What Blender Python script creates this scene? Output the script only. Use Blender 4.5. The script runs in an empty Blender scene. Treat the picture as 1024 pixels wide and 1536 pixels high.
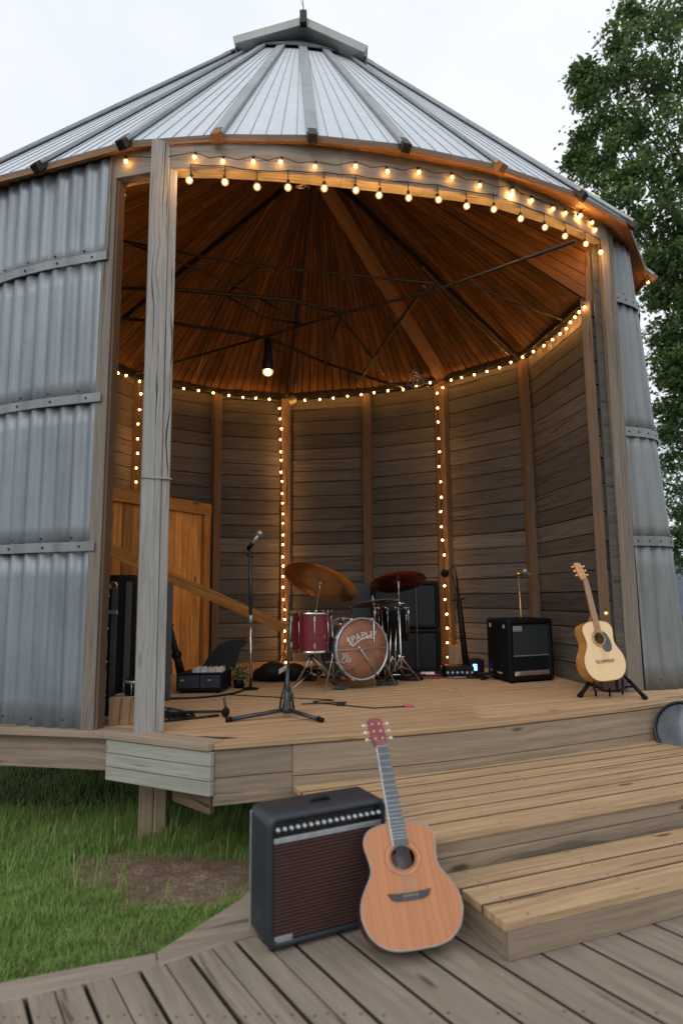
import bpy, bmesh, math, random
from mathutils import Vector, Matrix
from mathutils.geometry import tessellate_polygon
random.seed(7)
R = math.radians
scn = bpy.context.scene
COL = scn.collection
V = Vector

# ------------------------------------------------------------------ camera
F_PX = 961.0
CAM = V((0, 0, 1.45))
TH, RO = R(7.5), R(-0.5)
FW = V((0, math.cos(TH), math.sin(TH)))
UP0 = V((0, -math.sin(TH), math.cos(TH)))
RT0 = V((1, 0, 0))
RT = RT0 * math.cos(RO) + UP0 * math.sin(RO)
UP = -RT0 * math.sin(RO) + UP0 * math.cos(RO)
cd = bpy.data.cameras.new('camera')
cam = bpy.data.objects.new('camera', cd)
COL.objects.link(cam)
scn.camera = cam
cd.sensor_fit = 'VERTICAL'
cd.sensor_height = 36
cd.lens = 36 * F_PX / 1536
cd.clip_start = 0.05
cd.clip_end = 3000
M = Matrix((RT, UP, -FW)).transposed().to_4x4()
M.translation = CAM
cam.matrix_world = M
cd.dof.use_dof = True
cd.dof.focus_distance = 5.9
cd.dof.aperture_fstop = 1.25

def ray(u, v):
    return FW + RT * ((u - 512) / F_PX) - UP * ((v - 768) / F_PX)
def PZ(u, v, z):
    d = ray(u, v)
    return CAM + d * ((z - CAM.z) / d.z)
def PY(u, v, y):
    d = ray(u, v)
    return CAM + d * (y / d.y)
def proj(p):
    q = V(p) - CAM
    Z = q.dot(FW)
    return 512 + F_PX * q.dot(RT) / Z, 768 - F_PX * q.dot(UP) / Z

STAGE = 0.60
HC = CAM.z

# ------------------------------------------------------------------ objects
ORG = {}
def org(o):
    return ORG.get(o.name, V((0, 0, 0))) if o else V((0, 0, 0))
def tag(o, label=None, cat=None, group=None, kind=None):
    if label: o['label'] = label
    if cat: o['category'] = cat
    if group: o['group'] = group
    if kind: o['kind'] = kind
    return o
def thing(name, label, cat, loc=(0, 0, 0), group=None):
    o = bpy.data.objects.new(name, None)
    o.empty_display_size = 0.1
    COL.objects.link(o)
    o.location = loc
    ORG[o.name] = V(loc)
    return tag(o, label, cat, group)

class MB:
    def __init__(s):
        s.v = []; s.f = []; s.uv = []; s.mi = []; s.sm = []
    def add(s, vs, fs, uvs=None, mi=0, smooth=False):
        b = len(s.v)
        s.v += [V(p) for p in vs]
        for k, f in enumerate(fs):
            s.f.append([b + i for i in f])
            s.uv.append(uvs[k] if uvs else [(0, 0)] * len(f))
            s.mi.append(mi); s.sm.append(smooth)
        return s
    def box(s, c, ex, ey, ez, mi=0):
        """c centre; ex length half-vector (grain), ey, ez half-vectors"""
        c, ex, ey, ez = V(c), V(ex), V(ey), V(ez)
        if ex.cross(ey).dot(ez) < 0: ez = -ez
        L, W, H = ex.length, ey.length, ez.length
        vs = [c + ex * a + ey * b + ez * d for a in (-1, 1) for b in (-1, 1) for d in (-1, 1)]
        fs = [[0, 1, 3, 2], [4, 6, 7, 5], [0, 4, 5, 1], [2, 3, 7, 6], [0, 2, 6, 4], [1, 5, 7, 3]]
        o = random.random() * 20
        def uv(i):
            a, b, d = [(-1, 1)[(i >> k) & 1] for k in (2, 1, 0)]
            return a * L, b * W, d * H
        uvs = []
        for k, f in enumerate(fs):
            row = []
            for i in f:
                a, b, d = uv(i)
                if k < 2: row.append((o + b * .3, d))
                elif k < 4: row.append((o + a, d + 3 * W))
                else: row.append((o + a, b))
            uvs.append(row)
        return s.add(vs, fs, uvs, mi)
    def plank(s, p0, p1, wv, tv, mi=0):
        """board from p0 to p1 (centre line), full width vector wv, full thickness vector tv"""
        p0, p1, wv, tv = V(p0), V(p1), V(wv), V(tv)
        return s.box((p0 + p1) / 2, (p1 - p0) / 2, wv / 2, tv / 2, mi)
    def prism(s, poly, z0, z1, ud=(1, 0), mi=0, uo=None, side=None):
        """vertical prism over a 2D polygon (list of (x,y)); uv u along ud"""
        n = len(poly)
        area = sum(poly[i][0] * poly[(i + 1) % n][1] - poly[(i + 1) % n][0] * poly[i][1] for i in range(n))
        if area < 0: poly = poly[::-1]
        if uo is None: uo = random.random() * 20
        ux, uy = ud
        def q(p): return (uo + p[0] * ux + p[1] * uy, -p[0] * uy + p[1] * ux)
        vs = [(p[0], p[1], z0) for p in poly] + [(p[0], p[1], z1) for p in poly]
        fs = [list(range(n, 2 * n)), list(range(n - 1, -1, -1))]
        uvs = [[q(poly[i]) for i in range(n)], [q(poly[i]) for i in range(n - 1, -1, -1)]]
        for i in range(n):
            j = (i + 1) % n
            fs.append([i, j, n + j, n + i])
            a, b = q(poly[i]), q(poly[j])
            if abs(b[0] - a[0]) > abs(b[1] - a[1]):
                uvs.append([(a[0], z0), (b[0], z0), (b[0], z1), (a[0], z1)])
            else:
                uvs.append([(a[0], a[1]), (a[0], b[1]), (a[0] + z1 - z0, b[1]), (a[0] + z1 - z0, a[1])])
        s.add(vs, fs, uvs, mi)
        if side is not None:
            for q in range(len(s.f) - n, len(s.f)): s.mi[q] = side
        return s
    def screws(s, c, ux, vy, us, vs_, z, mi, r=.005):
        for a in us:
            for b in vs_:
                p = V(c) + V(ux) * (a + random.uniform(-.01, .01)) + V(vy) * (b + random.uniform(-.004, .004)); p.z = z
                s.add([p + V((r * math.cos(w), r * math.sin(w), 0)) for w in [k * 1.0472 for k in range(6)]], [[0, 1, 2, 3, 4, 5]], None, mi)
        return s
    def tube(s, pts, r, n=8, mi=0, cap=True, closed=False):
        pts = [V(p) for p in pts]
        m = len(pts)
        rs = r if isinstance(r, (list, tuple)) else [r] * m
        vs = []; fs = []; uvs = []
        t0 = (pts[1] - pts[0]).normalized()
        a = V((0, 0, 1)) if abs(t0.z) < .9 else V((1, 0, 0))
        nrm = t0.cross(a).normalized()
        L = 0
        Ls = []
        for i, p in enumerate(pts):
            if closed: t = (pts[(i + 1) % m] - pts[i - 1]).normalized()
            elif i == 0: t = (pts[1] - pts[0]).normalized()
            elif i == m - 1: t = (pts[-1] - pts[-2]).normalized()
            else: t = (pts[i + 1] - pts[i - 1]).normalized()
            nrm = (nrm - t * nrm.dot(t)).normalized()
            bi = t.cross(nrm)
            if i: L += (p - pts[i - 1]).length
            Ls.append(L)
            for k in range(n):
                w = 2 * math.pi * k / n
                vs.append(p + nrm * (rs[i] * math.cos(w)) + bi * (rs[i] * math.sin(w)))
        for i in range(m if closed else m - 1):
            j = (i + 1) % m
            for k in range(n):
                l = (k + 1) % n
                fs.append([i * n + k, i * n + l, j * n + l, j * n + k])
                c0, c1 = k * rs[i] * 6.28 / n, (k + 1) * rs[i] * 6.28 / n
                uvs.append([(Ls[i], c0), (Ls[i], c1), (Ls[j], c1), (Ls[j], c0)])
        s.add(vs, fs, uvs, mi, True)
        if cap and not closed:
            b = len(s.v) - len(vs)
            s.f.append([b + k for k in range(n - 1, -1, -1)]); s.uv.append([(0, 0)] * n); s.mi.append(mi); s.sm.append(False)
            s.f.append([b + (m - 1) * n + k for k in range(n)]); s.uv.append([(0, 0)] * n); s.mi.append(mi); s.sm.append(False)
        return s
    def lathe(s, c, axis, prof, n=32, mi=0, smooth=True, ref=None, arc=2 * math.pi):
        """prof: list of (r, h) along axis from c"""
        c = V(c); ax = V(axis).normalized()
        a = V(ref) if ref else (V((0, 0, 1)) if abs(ax.z) < .9 else V((1, 0, 0)))
        e1 = (a - ax * a.dot(ax)).normalized(); e2 = ax.cross(e1)
        vs = []; fs = []; uvs = []
        for (r, h) in prof:
            for k in range(n):
                w = 2 * math.pi * k / n
                vs.append(c + ax * h + e1 * (r * math.cos(w)) + e2 * (r * math.sin(w)))
        for i in range(len(prof) - 1):
            for k in range(n):
                l = (k + 1) % n
                fs.append([i * n + k, i * n + l, (i + 1) * n + l, (i + 1) * n + k])
                rr = max(prof[i][0], prof[i + 1][0])
                uvs.append([(k * rr * 6.28 / n, prof[i][1]), ((k + 1) * rr * 6.28 / n, prof[i][1]),
                            ((k + 1) * rr * 6.28 / n, prof[i + 1][1]), (k * rr * 6.28 / n, prof[i + 1][1])])
        return s.add(vs, fs, uvs, mi, smooth)
    def ball(s, c, r, n=10, m=6, mi=0, sz=1.0):
        pr = [(max(r * math.sin(math.pi * i / m), 1e-5), -r * sz * math.cos(math.pi * i / m)) for i in range(m + 1)]
        return s.lathe(c, (0, 0, 1), pr, n, mi)
    def build(s, name, mats, parent=None, bevel=0, seg=2, loc=None, angle=35, label=None):
        if not isinstance(mats, (list, tuple)): mats = [mats]
        base = org(parent)
        if loc is None:
            if parent is None:
                xs = [p.x for p in s.v]; ys = [p.y for p in s.v]
                loc = V(((min(xs) + max(xs)) / 2, (min(ys) + max(ys)) / 2, min(p.z for p in s.v)))
            else: loc = base
        loc = V(loc)
        me = bpy.data.meshes.new(name)
        me.from_pydata([tuple(p - loc) for p in s.v], [], s.f)
        uvl = me.uv_layers.new(name='UVMap')
        k = 0
        for row in s.uv:
            for q in row:
                uvl.data[k].uv = q; k += 1
        for i, p in enumerate(me.polygons):
            p.material_index = s.mi[i]; p.use_smooth = s.sm[i]
        for m in mats: me.materials.append(m)
        me.validate()
        o = bpy.data.objects.new(name, me)
        COL.objects.link(o)
        if parent: o.parent = parent
        o.location = loc - base
        ORG[o.name] = loc
        if bevel:
            b = o.modifiers.new('bevel', 'BEVEL'); b.width = bevel; b.segments = seg
            b.limit_method = 'ANGLE'; b.angle_limit = R(angle); b.harden_normals = False
        if label: o['label'] = label
        return o

def clip(poly, nx, ny, c):
    """keep nx*x+ny*y <= c"""
    out = []
    n = len(poly)
    for i in range(n):
        a, b = poly[i], poly[(i + 1) % n]
        da, db = nx * a[0] + ny * a[1] - c, nx * b[0] + ny * b[1] - c
        if da <= 0: out.append(a)
        if (da < 0 < db) or (db < 0 < da):
            t = da / (da - db)
            out.append((a[0] + (b[0] - a[0]) * t, a[1] + (b[1] - a[1]) * t))
    return out
def clip_convex(poly, cp):
    """clip poly by convex polygon cp (ccw)"""
    n = len(cp)
    for i in range(n):
        a, b = cp[i], cp[(i + 1) % n]
        nx, ny = (b[1] - a[1]), -(b[0] - a[0])
        poly = clip(poly, nx, ny, nx * a[0] + ny * a[1])
        if len(poly) < 3: return []
    return poly
def lerp(a, b, t): return a + (b - a) * t
def cr(pts, n=6, closed=False):
    """catmull-rom through tuples"""
    P = [V(p) for p in pts]
    m = len(P); out = []
    for i in range(m if closed else m - 1):
        if closed: p0, p1, p2, p3 = P[i - 1], P[i], P[(i + 1) % m], P[(i + 2) % m]
        else: p0, p1, p2, p3 = P[max(i - 1, 0)], P[i], P[i + 1], P[min(i + 2, m - 1)]
        for k in range(n):
            t = k / n
            out.append(0.5 * ((2 * p1) + (p2 - p0) * t + (2 * p0 - 5 * p1 + 4 * p2 - p3) * t * t + (3 * p1 - p0 - 3 * p2 + p3) * t ** 3))
    if not closed: out.append(P[-1])
    return out

# ------------------------------------------------------------------ materials
def newmat(name):
    m = bpy.data.materials.new(name); m.use_nodes = True
    nt = m.node_tree
    b = nt.nodes['Principled BSDF']
    return m, nt, b
class NT:
    def __init__(s, nt): s.nt = nt
    def n(s, t, **kw):
        nd = s.nt.nodes.new(t)
        for k, v in kw.items(): setattr(nd, k, v)
        return nd
    def l(s, a, b): s.nt.links.new(a, b)
    def val(s, sock, v):
        if hasattr(v, 'type') and hasattr(v, 'links'): s.l(v, sock)
        else: sock.default_value = v
    def math(s, op, a, b=None, c=None, cl=False):
        nd = s.n('ShaderNodeMath', operation=op, use_clamp=cl)
        s.val(nd.inputs[0], a)
        if b is not None: s.val(nd.inputs[1], b)
        if c is not None: s.val(nd.inputs[2], c)
        return nd.outputs[0]
    def comb(s, x, y, z=0.0):
        nd = s.n('ShaderNodeCombineXYZ')
        for i, q in enumerate((x, y, z)): s.val(nd.inputs[i], q)
        return nd.outputs[0]
    def sep(s, v):
        nd = s.n('ShaderNodeSeparateXYZ'); s.l(v, nd.inputs[0]); return nd.outputs
    def noise(s, vec, scale=1, detail=4, rough=.55, dist=0):
        nd = s.n('ShaderNodeTexNoise')
        s.l(vec, nd.inputs['Vector']); nd.inputs['Scale'].default_value = scale
        nd.inputs['Detail'].default_value = detail; nd.inputs['Roughness'].default_value = rough
        nd.inputs['Distortion'].default_value = dist
        return nd.outputs[0]
    def ramp(s, fac, stops):
        nd = s.n('ShaderNodeValToRGB'); s.l(fac, nd.inputs[0])
        e = nd.color_ramp.elements
        while len(e) < len(stops): e.new(.5)
        for q, (p, c) in zip(e, stops):
            q.position = p; q.color = (*c, 1) if len(c) == 3 else c
        return nd.outputs[0]
    def mix(s, fac, a, b, mode='MIX'):
        nd = s.n('ShaderNodeMix', data_type='RGBA', blend_type=mode)
        s.val(nd.inputs[0], fac)
        for i, q in ((6, a), (7, b)):
            if isinstance(q, tuple): nd.inputs[i].default_value = (*q, 1) if len(q) == 3 else q
            else: s.l(q, nd.inputs[i])
        return nd.outputs[2]
    def bump(s, h, strength, dist, prev=None):
        nd = s.n('ShaderNodeBump'); s.l(h, nd.inputs['Height'])
        nd.inputs['Strength'].default_value = strength; nd.inputs['Distance'].default_value = dist
        if prev: s.l(prev, nd.inputs['Normal'])
        return nd.outputs[0]
g3 = lambda v: (v, v, v)

def wood(name, dark, light, stain=(.5, .5, .5), var=.35, rough=.75, grain=55, bump=.5, knots=1.0, crack=1.0, glen=1.6, knotcol=(.05, .028, .015), stainamt=.5, nails=0.0, spec=.3):
    m, nt, b = newmat(name); N = NT(nt)
    uv = N.n('ShaderNodeUVMap').outputs[0]
    geo = N.n('ShaderNodeNewGeometry')
    rnd = geo.outputs['Random Per Island']
    s = N.sep(uv)
    u = N.math('ADD', s[0], N.math('MULTIPLY', rnd, 61.0))
    v = N.math('ADD', s[1], N.math('MULTIPLY', rnd, 23.0))
    # knots bend the grain
    kv = N.comb(N.math('MULTIPLY', u, 1.3), N.math('MULTIPLY', v, 5.0), 0.0)
    vor = N.n('ShaderNodeTexVoronoi'); N.l(kv, vor.inputs['Vector']); vor.inputs['Scale'].default_value = 1.0
    kd = vor.outputs['Distance']
    kmask = N.ramp(kd, [(0.0, g3(1)), (.045, g3(1)), (.10, g3(0)), (1, g3(0))])
    halo = N.ramp(kd, [(0.0, g3(1)), (.32, g3(0)), (1, g3(0))])
    warp = N.noise(N.comb(N.math('MULTIPLY', u, 1.1), N.math('MULTIPLY', v, 4.0), 0.0), 1, 3)
    v2 = N.math('ADD', v, N.math('MULTIPLY', N.math('SUBTRACT', warp, .5), .09))
    v2 = N.math('ADD', v2, N.math('MULTIPLY', halo, .03))
    gv = N.comb(N.math('MULTIPLY', u, glen), N.math('MULTIPLY', v2, grain), 0.0)
    gr = N.noise(gv, 1, 7, .62)
    gr2 = N.noise(N.comb(N.math('MULTIPLY', u, glen * 5), N.math('MULTIPLY', v2, grain * 5), 0.0), 1, 3, .6)
    bl = N.noise(N.comb(u, N.math('MULTIPLY', v, 3.0), rnd), 1.7, 4, .6)
    g = N.math('ADD', N.math('MULTIPLY', gr, .72), N.math('MULTIPLY', gr2, .28))
    c = N.mix(N.ramp(g, [(.30, g3(0)), (.68, g3(1))]), dark, light)
    c = N.mix(N.math('MULTIPLY', N.ramp(bl, [(.38, g3(0)), (.7, g3(1))]), stainamt), c, stain)
    # island variation
    k = N.math('ADD', N.math('MULTIPLY', rnd, var * 2), 1 - var)
    kk = N.n('ShaderNodeCombineColor')
    for i in range(3): N.l(k, kk.inputs[i])
    c = N.mix(1.0, c, kk.outputs[0], 'MULTIPLY')
    ck = N.noise(N.comb(N.math('MULTIPLY', u, .9), N.math('MULTIPLY', v2, grain * .9), 3.3), 1, 5, .5)
    cm = N.ramp(ck, [(.0, g3(0)), (.655, g3(0)), (.69, g3(1)), (1, g3(1))])
    c = N.mix(N.math('MULTIPLY', cm, .75 * crack, cl=True), c, tuple(x * .25 for x in dark))
    keep = N.math('GREATER_THAN', N.n('ShaderNodeSeparateColor').outputs[0] if False else N.sep(vor.outputs['Color'])[0], .30)
    km = N.math('MULTIPLY', N.math('MULTIPLY', kmask, keep), knots, cl=True)
    c = N.mix(N.math('MULTIPLY', km, .85), c, knotcol)
    N.l(c, b.inputs['Base Color'])
    b.inputs['Roughness'].default_value = rough
    b.inputs['Specular IOR Level'].default_value = spec
    h = N.math('SUBTRACT', N.math('ADD', g, N.math('MULTIPLY', bl, .4)), N.math('MULTIPLY', cm, .8 * crack))
    N.l(N.bump(h, bump, .004), b.inputs['Normal'])
    return m

def galv(name, base=.36, tint=(.93, .98, 1.04), rough=.45, metal=.35, streak=.5, rust=.28):
    m, nt, b = newmat(name); N = NT(nt)
    oc = N.n('ShaderNodeTexCoord').outputs['Object']
    s = N.sep(oc)
    st = N.noise(N.comb(N.math('MULTIPLY', s[0], 9.0), N.math('MULTIPLY', s[1], 9.0), N.math('MULTIPLY', s[2], .8)), 1, 5, .6)
    bl = N.noise(oc, 1.8, 5, .6)
    sp = N.noise(oc, 60, 3, .7)
    f = N.math('ADD', N.math('MULTIPLY', st, .5), N.math('ADD', N.math('MULTIPLY', bl, .35), N.math('MULTIPLY', sp, .15)))
    rs_ = N.noise(N.comb(N.math('MULTIPLY', s[0], 14.0), N.math('MULTIPLY', s[1], 14.0), N.math('MULTIPLY', s[2], .55)), 1, 4, .6)
    d = tuple(base * (1 - streak) * t for t in tint); l = tuple(min(.95, base * (1 + streak * .7) * t) for t in tint)
    c = N.ramp(f, [(.33, d), (.52, tuple(base * t for t in tint)), (.7, l)])
    c = N.mix(N.math('MULTIPLY', N.ramp(rs_, [(.60, g3(0)), (.74, g3(1))]), rust), c, (.13, .085, .055))
    N.l(c, b.inputs['Base Color'])
    b.inputs['Metallic'].default_value = metal
    N.l(N.math('ADD', N.math('MULTIPLY', sp, .25), rough - .1), b.inputs['Roughness'])
    N.l(N.bump(f, .12, .01), b.inputs['Normal'])
    return m

def plain(name, col, rough=.5, metal=0, noise=.25, scale=25, bump=.0, coat=0, spec=.5):
    m, nt, b = newmat(name); N = NT(nt)
    oc = N.n('ShaderNodeTexCoord').outputs['Object']
    f = N.noise(oc, scale, 5, .6)
    c = N.ramp(f, [(.3, tuple(x * (1 - noise) for x in col)), (.7, tuple(min(1, x * (1 + noise)) for x in col))])
    N.l(c, b.inputs['Base Color'])
    b.inputs['Metallic'].default_value = metal
    N.l(N.math('ADD', N.math('MULTIPLY', f, .3), rough - .15), b.inputs['Roughness'])
    b.inputs['Coat Weight'].default_value = coat
    b.inputs['Specular IOR Level'].default_value = spec
    if bump: N.l(N.bump(f, bump, .002), b.inputs['Normal'])
    return m
def emit(name, col, strength):
    m, nt, b = newmat(name)
    b.inputs['Base Color'].default_value = (*col, 1)
    b.inputs['Emission Color'].default_value = (*col, 1)
    b.inputs['Emission Strength'].default_value = strength
    b.inputs['Roughness'].default_value = .2
    return m

MT = {}
MT['post'] = wood('weathered_post', (.085, .068, .052), (.28, .235, .19), (.24, .22, .195), var=.15, grain=60, bump=.9, knots=.8)
MT['column'] = wood('grey_column', (.13, .128, .118), (.43, .42, .40), (.33, .33, .32), var=.10, grain=70, bump=1.0, knots=.6, crack=1.5)
MT['header'] = wood('header_beam_wood', (.13, .115, .095), (.36, .325, .28), (.24, .23, .215), var=.1, grain=30, bump=.6, stainamt=.7)
MT['wall'] = wood('wall_boards', (.036, .033, .030), (.160, .147, .132), (.085, .083, .080), stainamt=.7, var=.36, grain=35, bump=.6, knots=.7)
MT['stud'] = wood('stud_wood', (.075, .046, .028), (.19, .125, .08), (.14, .10, .07), var=.15, grain=45, bump=.5)
MT['ceil'] = wood('ceiling_boards', (.060, .024, .008), (.29, .135, .046), (.065, .028, .010), stainamt=.85, var=.30, grain=40, bump=.6, knots=.5, glen=1.2)
MT['rafter'] = wood('rafter_wood', (.16, .08, .04), (.38, .21, .11), (.3, .17, .09), var=.1, grain=40, bump=.5)
MT['panel'] = wood('glow_tinted_pine', (.22, .075, .014), (.85, .42, .12), (.40, .15, .03), var=.55, grain=28, bump=.4, knots=1.0)  # pine with orange lamp glow painted into its base colour
MT['deck'] = wood('stage_deck', (.22, .13, .068), (.57, .39, .225), (.36, .25, .155), var=.24, grain=38, bump=.35, knots=.8, glen=1.0)
MT['tread'] = wood('tread_boards', (.27, .165, .085), (.74, .52, .30), (.46, .335, .215), var=.22, grain=32, bump=.5, knots=1.0, glen=1.0)
MT['fascia'] = wood('fascia_boards', (.13, .094, .062), (.40, .31, .222), (.27, .225, .178), crack=.6, var=.16, grain=26, bump=.5, knots=1.0, glen=.8)
MT['greyfascia'] = wood('grey_green_boards', (.20, .205, .17), (.38, .39, .335), (.29, .31, .27), var=.08, grain=30, bump=.5, knots=.8)
MT['walk'] = wood('walk_boards', (.165, .13, .098), (.42, .345, .27), (.27, .235, .195), var=.26, grain=22, bump=.6, knots=.9, glen=1.5, stainamt=.65, crack=.8)
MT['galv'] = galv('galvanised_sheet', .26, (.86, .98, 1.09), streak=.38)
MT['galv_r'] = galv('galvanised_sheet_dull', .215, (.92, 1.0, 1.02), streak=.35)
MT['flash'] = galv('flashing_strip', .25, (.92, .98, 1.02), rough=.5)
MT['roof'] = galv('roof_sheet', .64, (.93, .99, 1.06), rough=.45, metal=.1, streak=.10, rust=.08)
MT['batten'] = galv('roof_batten_metal', .36, (.93, .99, 1.03), rough=.5, metal=.3, streak=.25)
MT['skirt'] = galv('roof_skirt_metal', .18, (.9, 1.0, 1.08), rough=.5, metal=.3, streak=.3)
MT['cap'] = galv('ridge_cap_metal', .36, (.94, 1.0, .99), rough=.5, metal=.2, streak=.15)
MT['seam'] = plain('seam_dark', (.30, .32, .35), .6, .2)
MT['black'] = plain('black_plastic', (.004, .004, .005), .5, 0, .3, 40, .1, spec=.2)
MT['tolex'] = plain('black_vinyl', (.004, .005, .006), .6, 0, .3, 220, .35, spec=.18)
MT['tolexfg'] = plain('charcoal_vinyl', (.018, .025, .034), .42, 0, .3, 260, .4)
MT['tolextop'] = plain('grey_brown_vinyl', (.10, .09, .085), .5, 0, .2, 260, .4)
MT['steel'] = plain('dark_steel', (.03, .026, .023), .5, .6, .4, 20)
MT['stand'] = plain('stand_metal', (.04, .058, .068), .38, .5, .3, 30)
MT['chrome'] = plain('chrome', (.62, .62, .62), .22, 1, .1, 10)
MT['silver'] = plain('silver_trim', (.42, .45, .48), .35, .6, .15, 30)
MT['red'] = plain('wine_red_shell', (.16, .012, .022), .35, .1, .35, 90, coat=.4)
MT['bluegrey'] = plain('blue_black_shell', (.03, .045, .065), .35, .2, .3, 20, coat=.4)
MT['bronze'] = plain('bronze_cymbal', (.36, .17, .04), .33, .85, .35, 14)
MT['redcym'] = plain('dark_red_cymbal', (.14, .025, .015), .4, .6, .3, 14)
MT['greycym'] = plain('grey_cymbal', (.40, .31, .26), .4, .7, .3, 14)
MT['head'] = plain('brown_drumhead', (.25, .105, .055), .5, 0, .3, 6)
MT['white'] = plain('white_print', (.58, .55, .50), .5, 0, .1, 60)
MT['dim'] = plain('worn_white_print', (.42, .42, .40), .5, 0, .4, 200)
MT['brass'] = plain('brass', (.62, .38, .12), .3, .9, .2, 30)
MT['cable'] = plain('cable_black', (.006, .006, .005), .6, spec=.3)
MT['rope'] = plain('brown_cord', (.10, .05, .02), .7)
MT['redwhite'] = plain('red_box', (.35, .05, .04), .5)
MT['paper'] = plain('paper_white', (.62, .60, .56), .6)
MT['card'] = plain('cardboard', (.30, .18, .10), .8, 0, .2, 12)
MT['pink'] = plain('pink_cloth', (.35, .08, .12), .7)
MT['glassdark'] = plain('dark_glass', (.008, .010, .012), .12, 0, .1, 4)
MT['lens'] = plain('grey_lens', (.17, .20, .24), .18, .3, .35, 5, coat=.6)
MT['rust'] = plain('rust', (.22, .09, .04), .8, .1, .4, 30)
def emit2(name, col, s): return emit(name, col, s)
MT['bulb_small'] = emit('pinned_bulb_glow', (1.0, .46, .12), 190)
MT['bulb'] = emit('bulb_glow', (1.0, .46, .12), 820)
MT['minibulb'] = emit('small_bulb_glow', (1.0, .43, .10), 460)
MT['lamp'] = emit('lamp_glow', (1.0, .68, .38), 60)
MT['led'] = emit('blue_led', (.25, .5, 1.0), 2.5)
MT['fascia_edge'] = wood('eave_board', (.12, .055, .025), (.34, .18, .09), (.24, .12, .06), var=.15, grain=30, bump=.4)

MT['gapside'] = plain('weathered_edge_gap_shade', (.035, .024, .016), .9)  # weathered board sides, darkened to paint in the shade of the gaps
MT['screw'] = plain('rusty_screw', (.045, .03, .022), .7)
def shellmat(name, col, st, al):
    m = bpy.data.materials.new(name); m.use_nodes = True; nt = m.node_tree; nt.nodes.clear(); N = NT(nt)
    e = N.n('ShaderNodeEmission'); e.inputs[0].default_value = (*col, 1); e.inputs[1].default_value = st
    t = N.n('ShaderNodeBsdfTransparent'); x = N.n('ShaderNodeMixShader'); x.inputs[0].default_value = al
    o = N.n('ShaderNodeOutputMaterial'); N.l(t.outputs[0], x.inputs[1]); N.l(e.outputs[0], x.inputs[2]); N.l(x.outputs[0], o.inputs[0])
    m.cycles.emission_sampling = 'NONE'
    return m
MT['globe'] = shellmat('amber_globe', (1.0, .50, .12), 1.6, .5)

def cymbalmat(name, col, rough, metal):
    m, nt, b = newmat(name); N = NT(nt)
    oc = N.n('ShaderNodeTexCoord').outputs['Object']
    vl = N.n('ShaderNodeVectorMath', operation='LENGTH'); N.l(oc, vl.inputs[0])
    r_ = vl.outputs['Value']
    ring = N.math('SINE', N.math('MULTIPLY', r_, 700.0))
    rn = N.noise(N.comb(N.math('MULTIPLY', r_, 60.0), 0.0, 0.0), 1, 4, .7)
    f = N.noise(oc, 7, 5, .6)
    k = N.math('ADD', N.math('MULTIPLY', rn, .6), N.math('MULTIPLY', f, .4))
    c = N.ramp(k, [(.3, tuple(x * .55 for x in col)), (.7, tuple(min(1, x * 1.35) for x in col))])
    N.l(c, b.inputs['Base Color']); b.inputs['Metallic'].default_value = metal
    N.l(N.math('ADD', N.math('MULTIPLY', k, .25), rough - .12), b.inputs['Roughness'])
    N.l(N.bump(N.math('ADD', ring, N.math('MULTIPLY', rn, 2.0)), .25, .001), b.inputs['Normal'])
    return m
MT['bronze'] = cymbalmat('lathed_bronze', (.52, .25, .07), .30, 1)
MT['redcym'] = cymbalmat('lathed_dark_red', (.20, .04, .022), .36, .9)
MT['greycym'] = cymbalmat('lathed_grey', (.50, .38, .31), .32, 1)
# ------------------------------------------------------------------ building plan
def xy(p): return (p[0], p[1])
L0 = PZ(136, 1096, STAGE)
R0 = PZ(947, 1036, STAGE)
RINGH = 2.75            # wall plate height above camera
ring_px = [(208, 569), (325, 591), (428, 599), (550, 591), (662, 574), (786, 538), (881, 455)]
ring = [PZ(u, v, HC + RINGH) for u, v in ring_px]
ring = [(-2.95, 6.9), ] + [xy(p) for p in ring]
ring = [(-2.85, 5.75)] + ring
ring = [(-2.45, 4.95)] + ring
# outer wall plan (anticlockwise seen from above, from right corner round the back to the left post)
outer = [xy(R0), (R0.x + .30, R0.y + .13), (3.10, 6.12), (3.20, 6.75), (3.15, 7.5), (2.75, 8.35), (2.0, 9.0), (1.0, 9.35), (-.2, 9.5),
         (-1.4, 9.35), (-2.5, 8.8), (-3.4, 7.95), (-3.9, 6.9), (-3.75, 5.75), (-3.3, 5.15), (-2.8, 4.85), (-2.27, 4.56), xy(L0)]
APEX = PY(450, 33, 6.9)
topz = APEX.z
APX, APY = APEX.x, 6.9

# eave points
ev_px = [(65, 246, 3.20), (190, 211, 3.24), (328, 201, 3.31), (468, 202, 3.35), (605, 216, 3.37), (745, 246, 3.40), (865, 288, 3.44), (942, 333, 3.50)]
eave = [PZ(u, v, HC + h) for u, v, h in ev_px]
eave = [V((-3.12, 4.74, HC + 3.26))] + eave
extra = [PZ(972, 412, HC + 3.50), V((3.45, 7.6, 0)), V((3.0, 8.6, 0)), V((2.15, 9.4, 0)), V((1.0, 9.9, 0)), V((-.3, 10.05, 0)), V((-1.6, 9.8, 0)),
         V((-2.9, 9.3, 0)), V((-4.1, 8.3, 0)), V((-4.6, 6.9, 0)), V((-4.2, 5.5, 0))]
for p in extra[1:]: p.z = HC + 3.46
eave = eave + extra
NE = len(eave)

shelter = thing('stage_shelter', 'round open-fronted silo bandstand of corrugated metal and grey boards under a conical metal roof', 'bandstand', (-.2, 6.9, STAGE))

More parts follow.
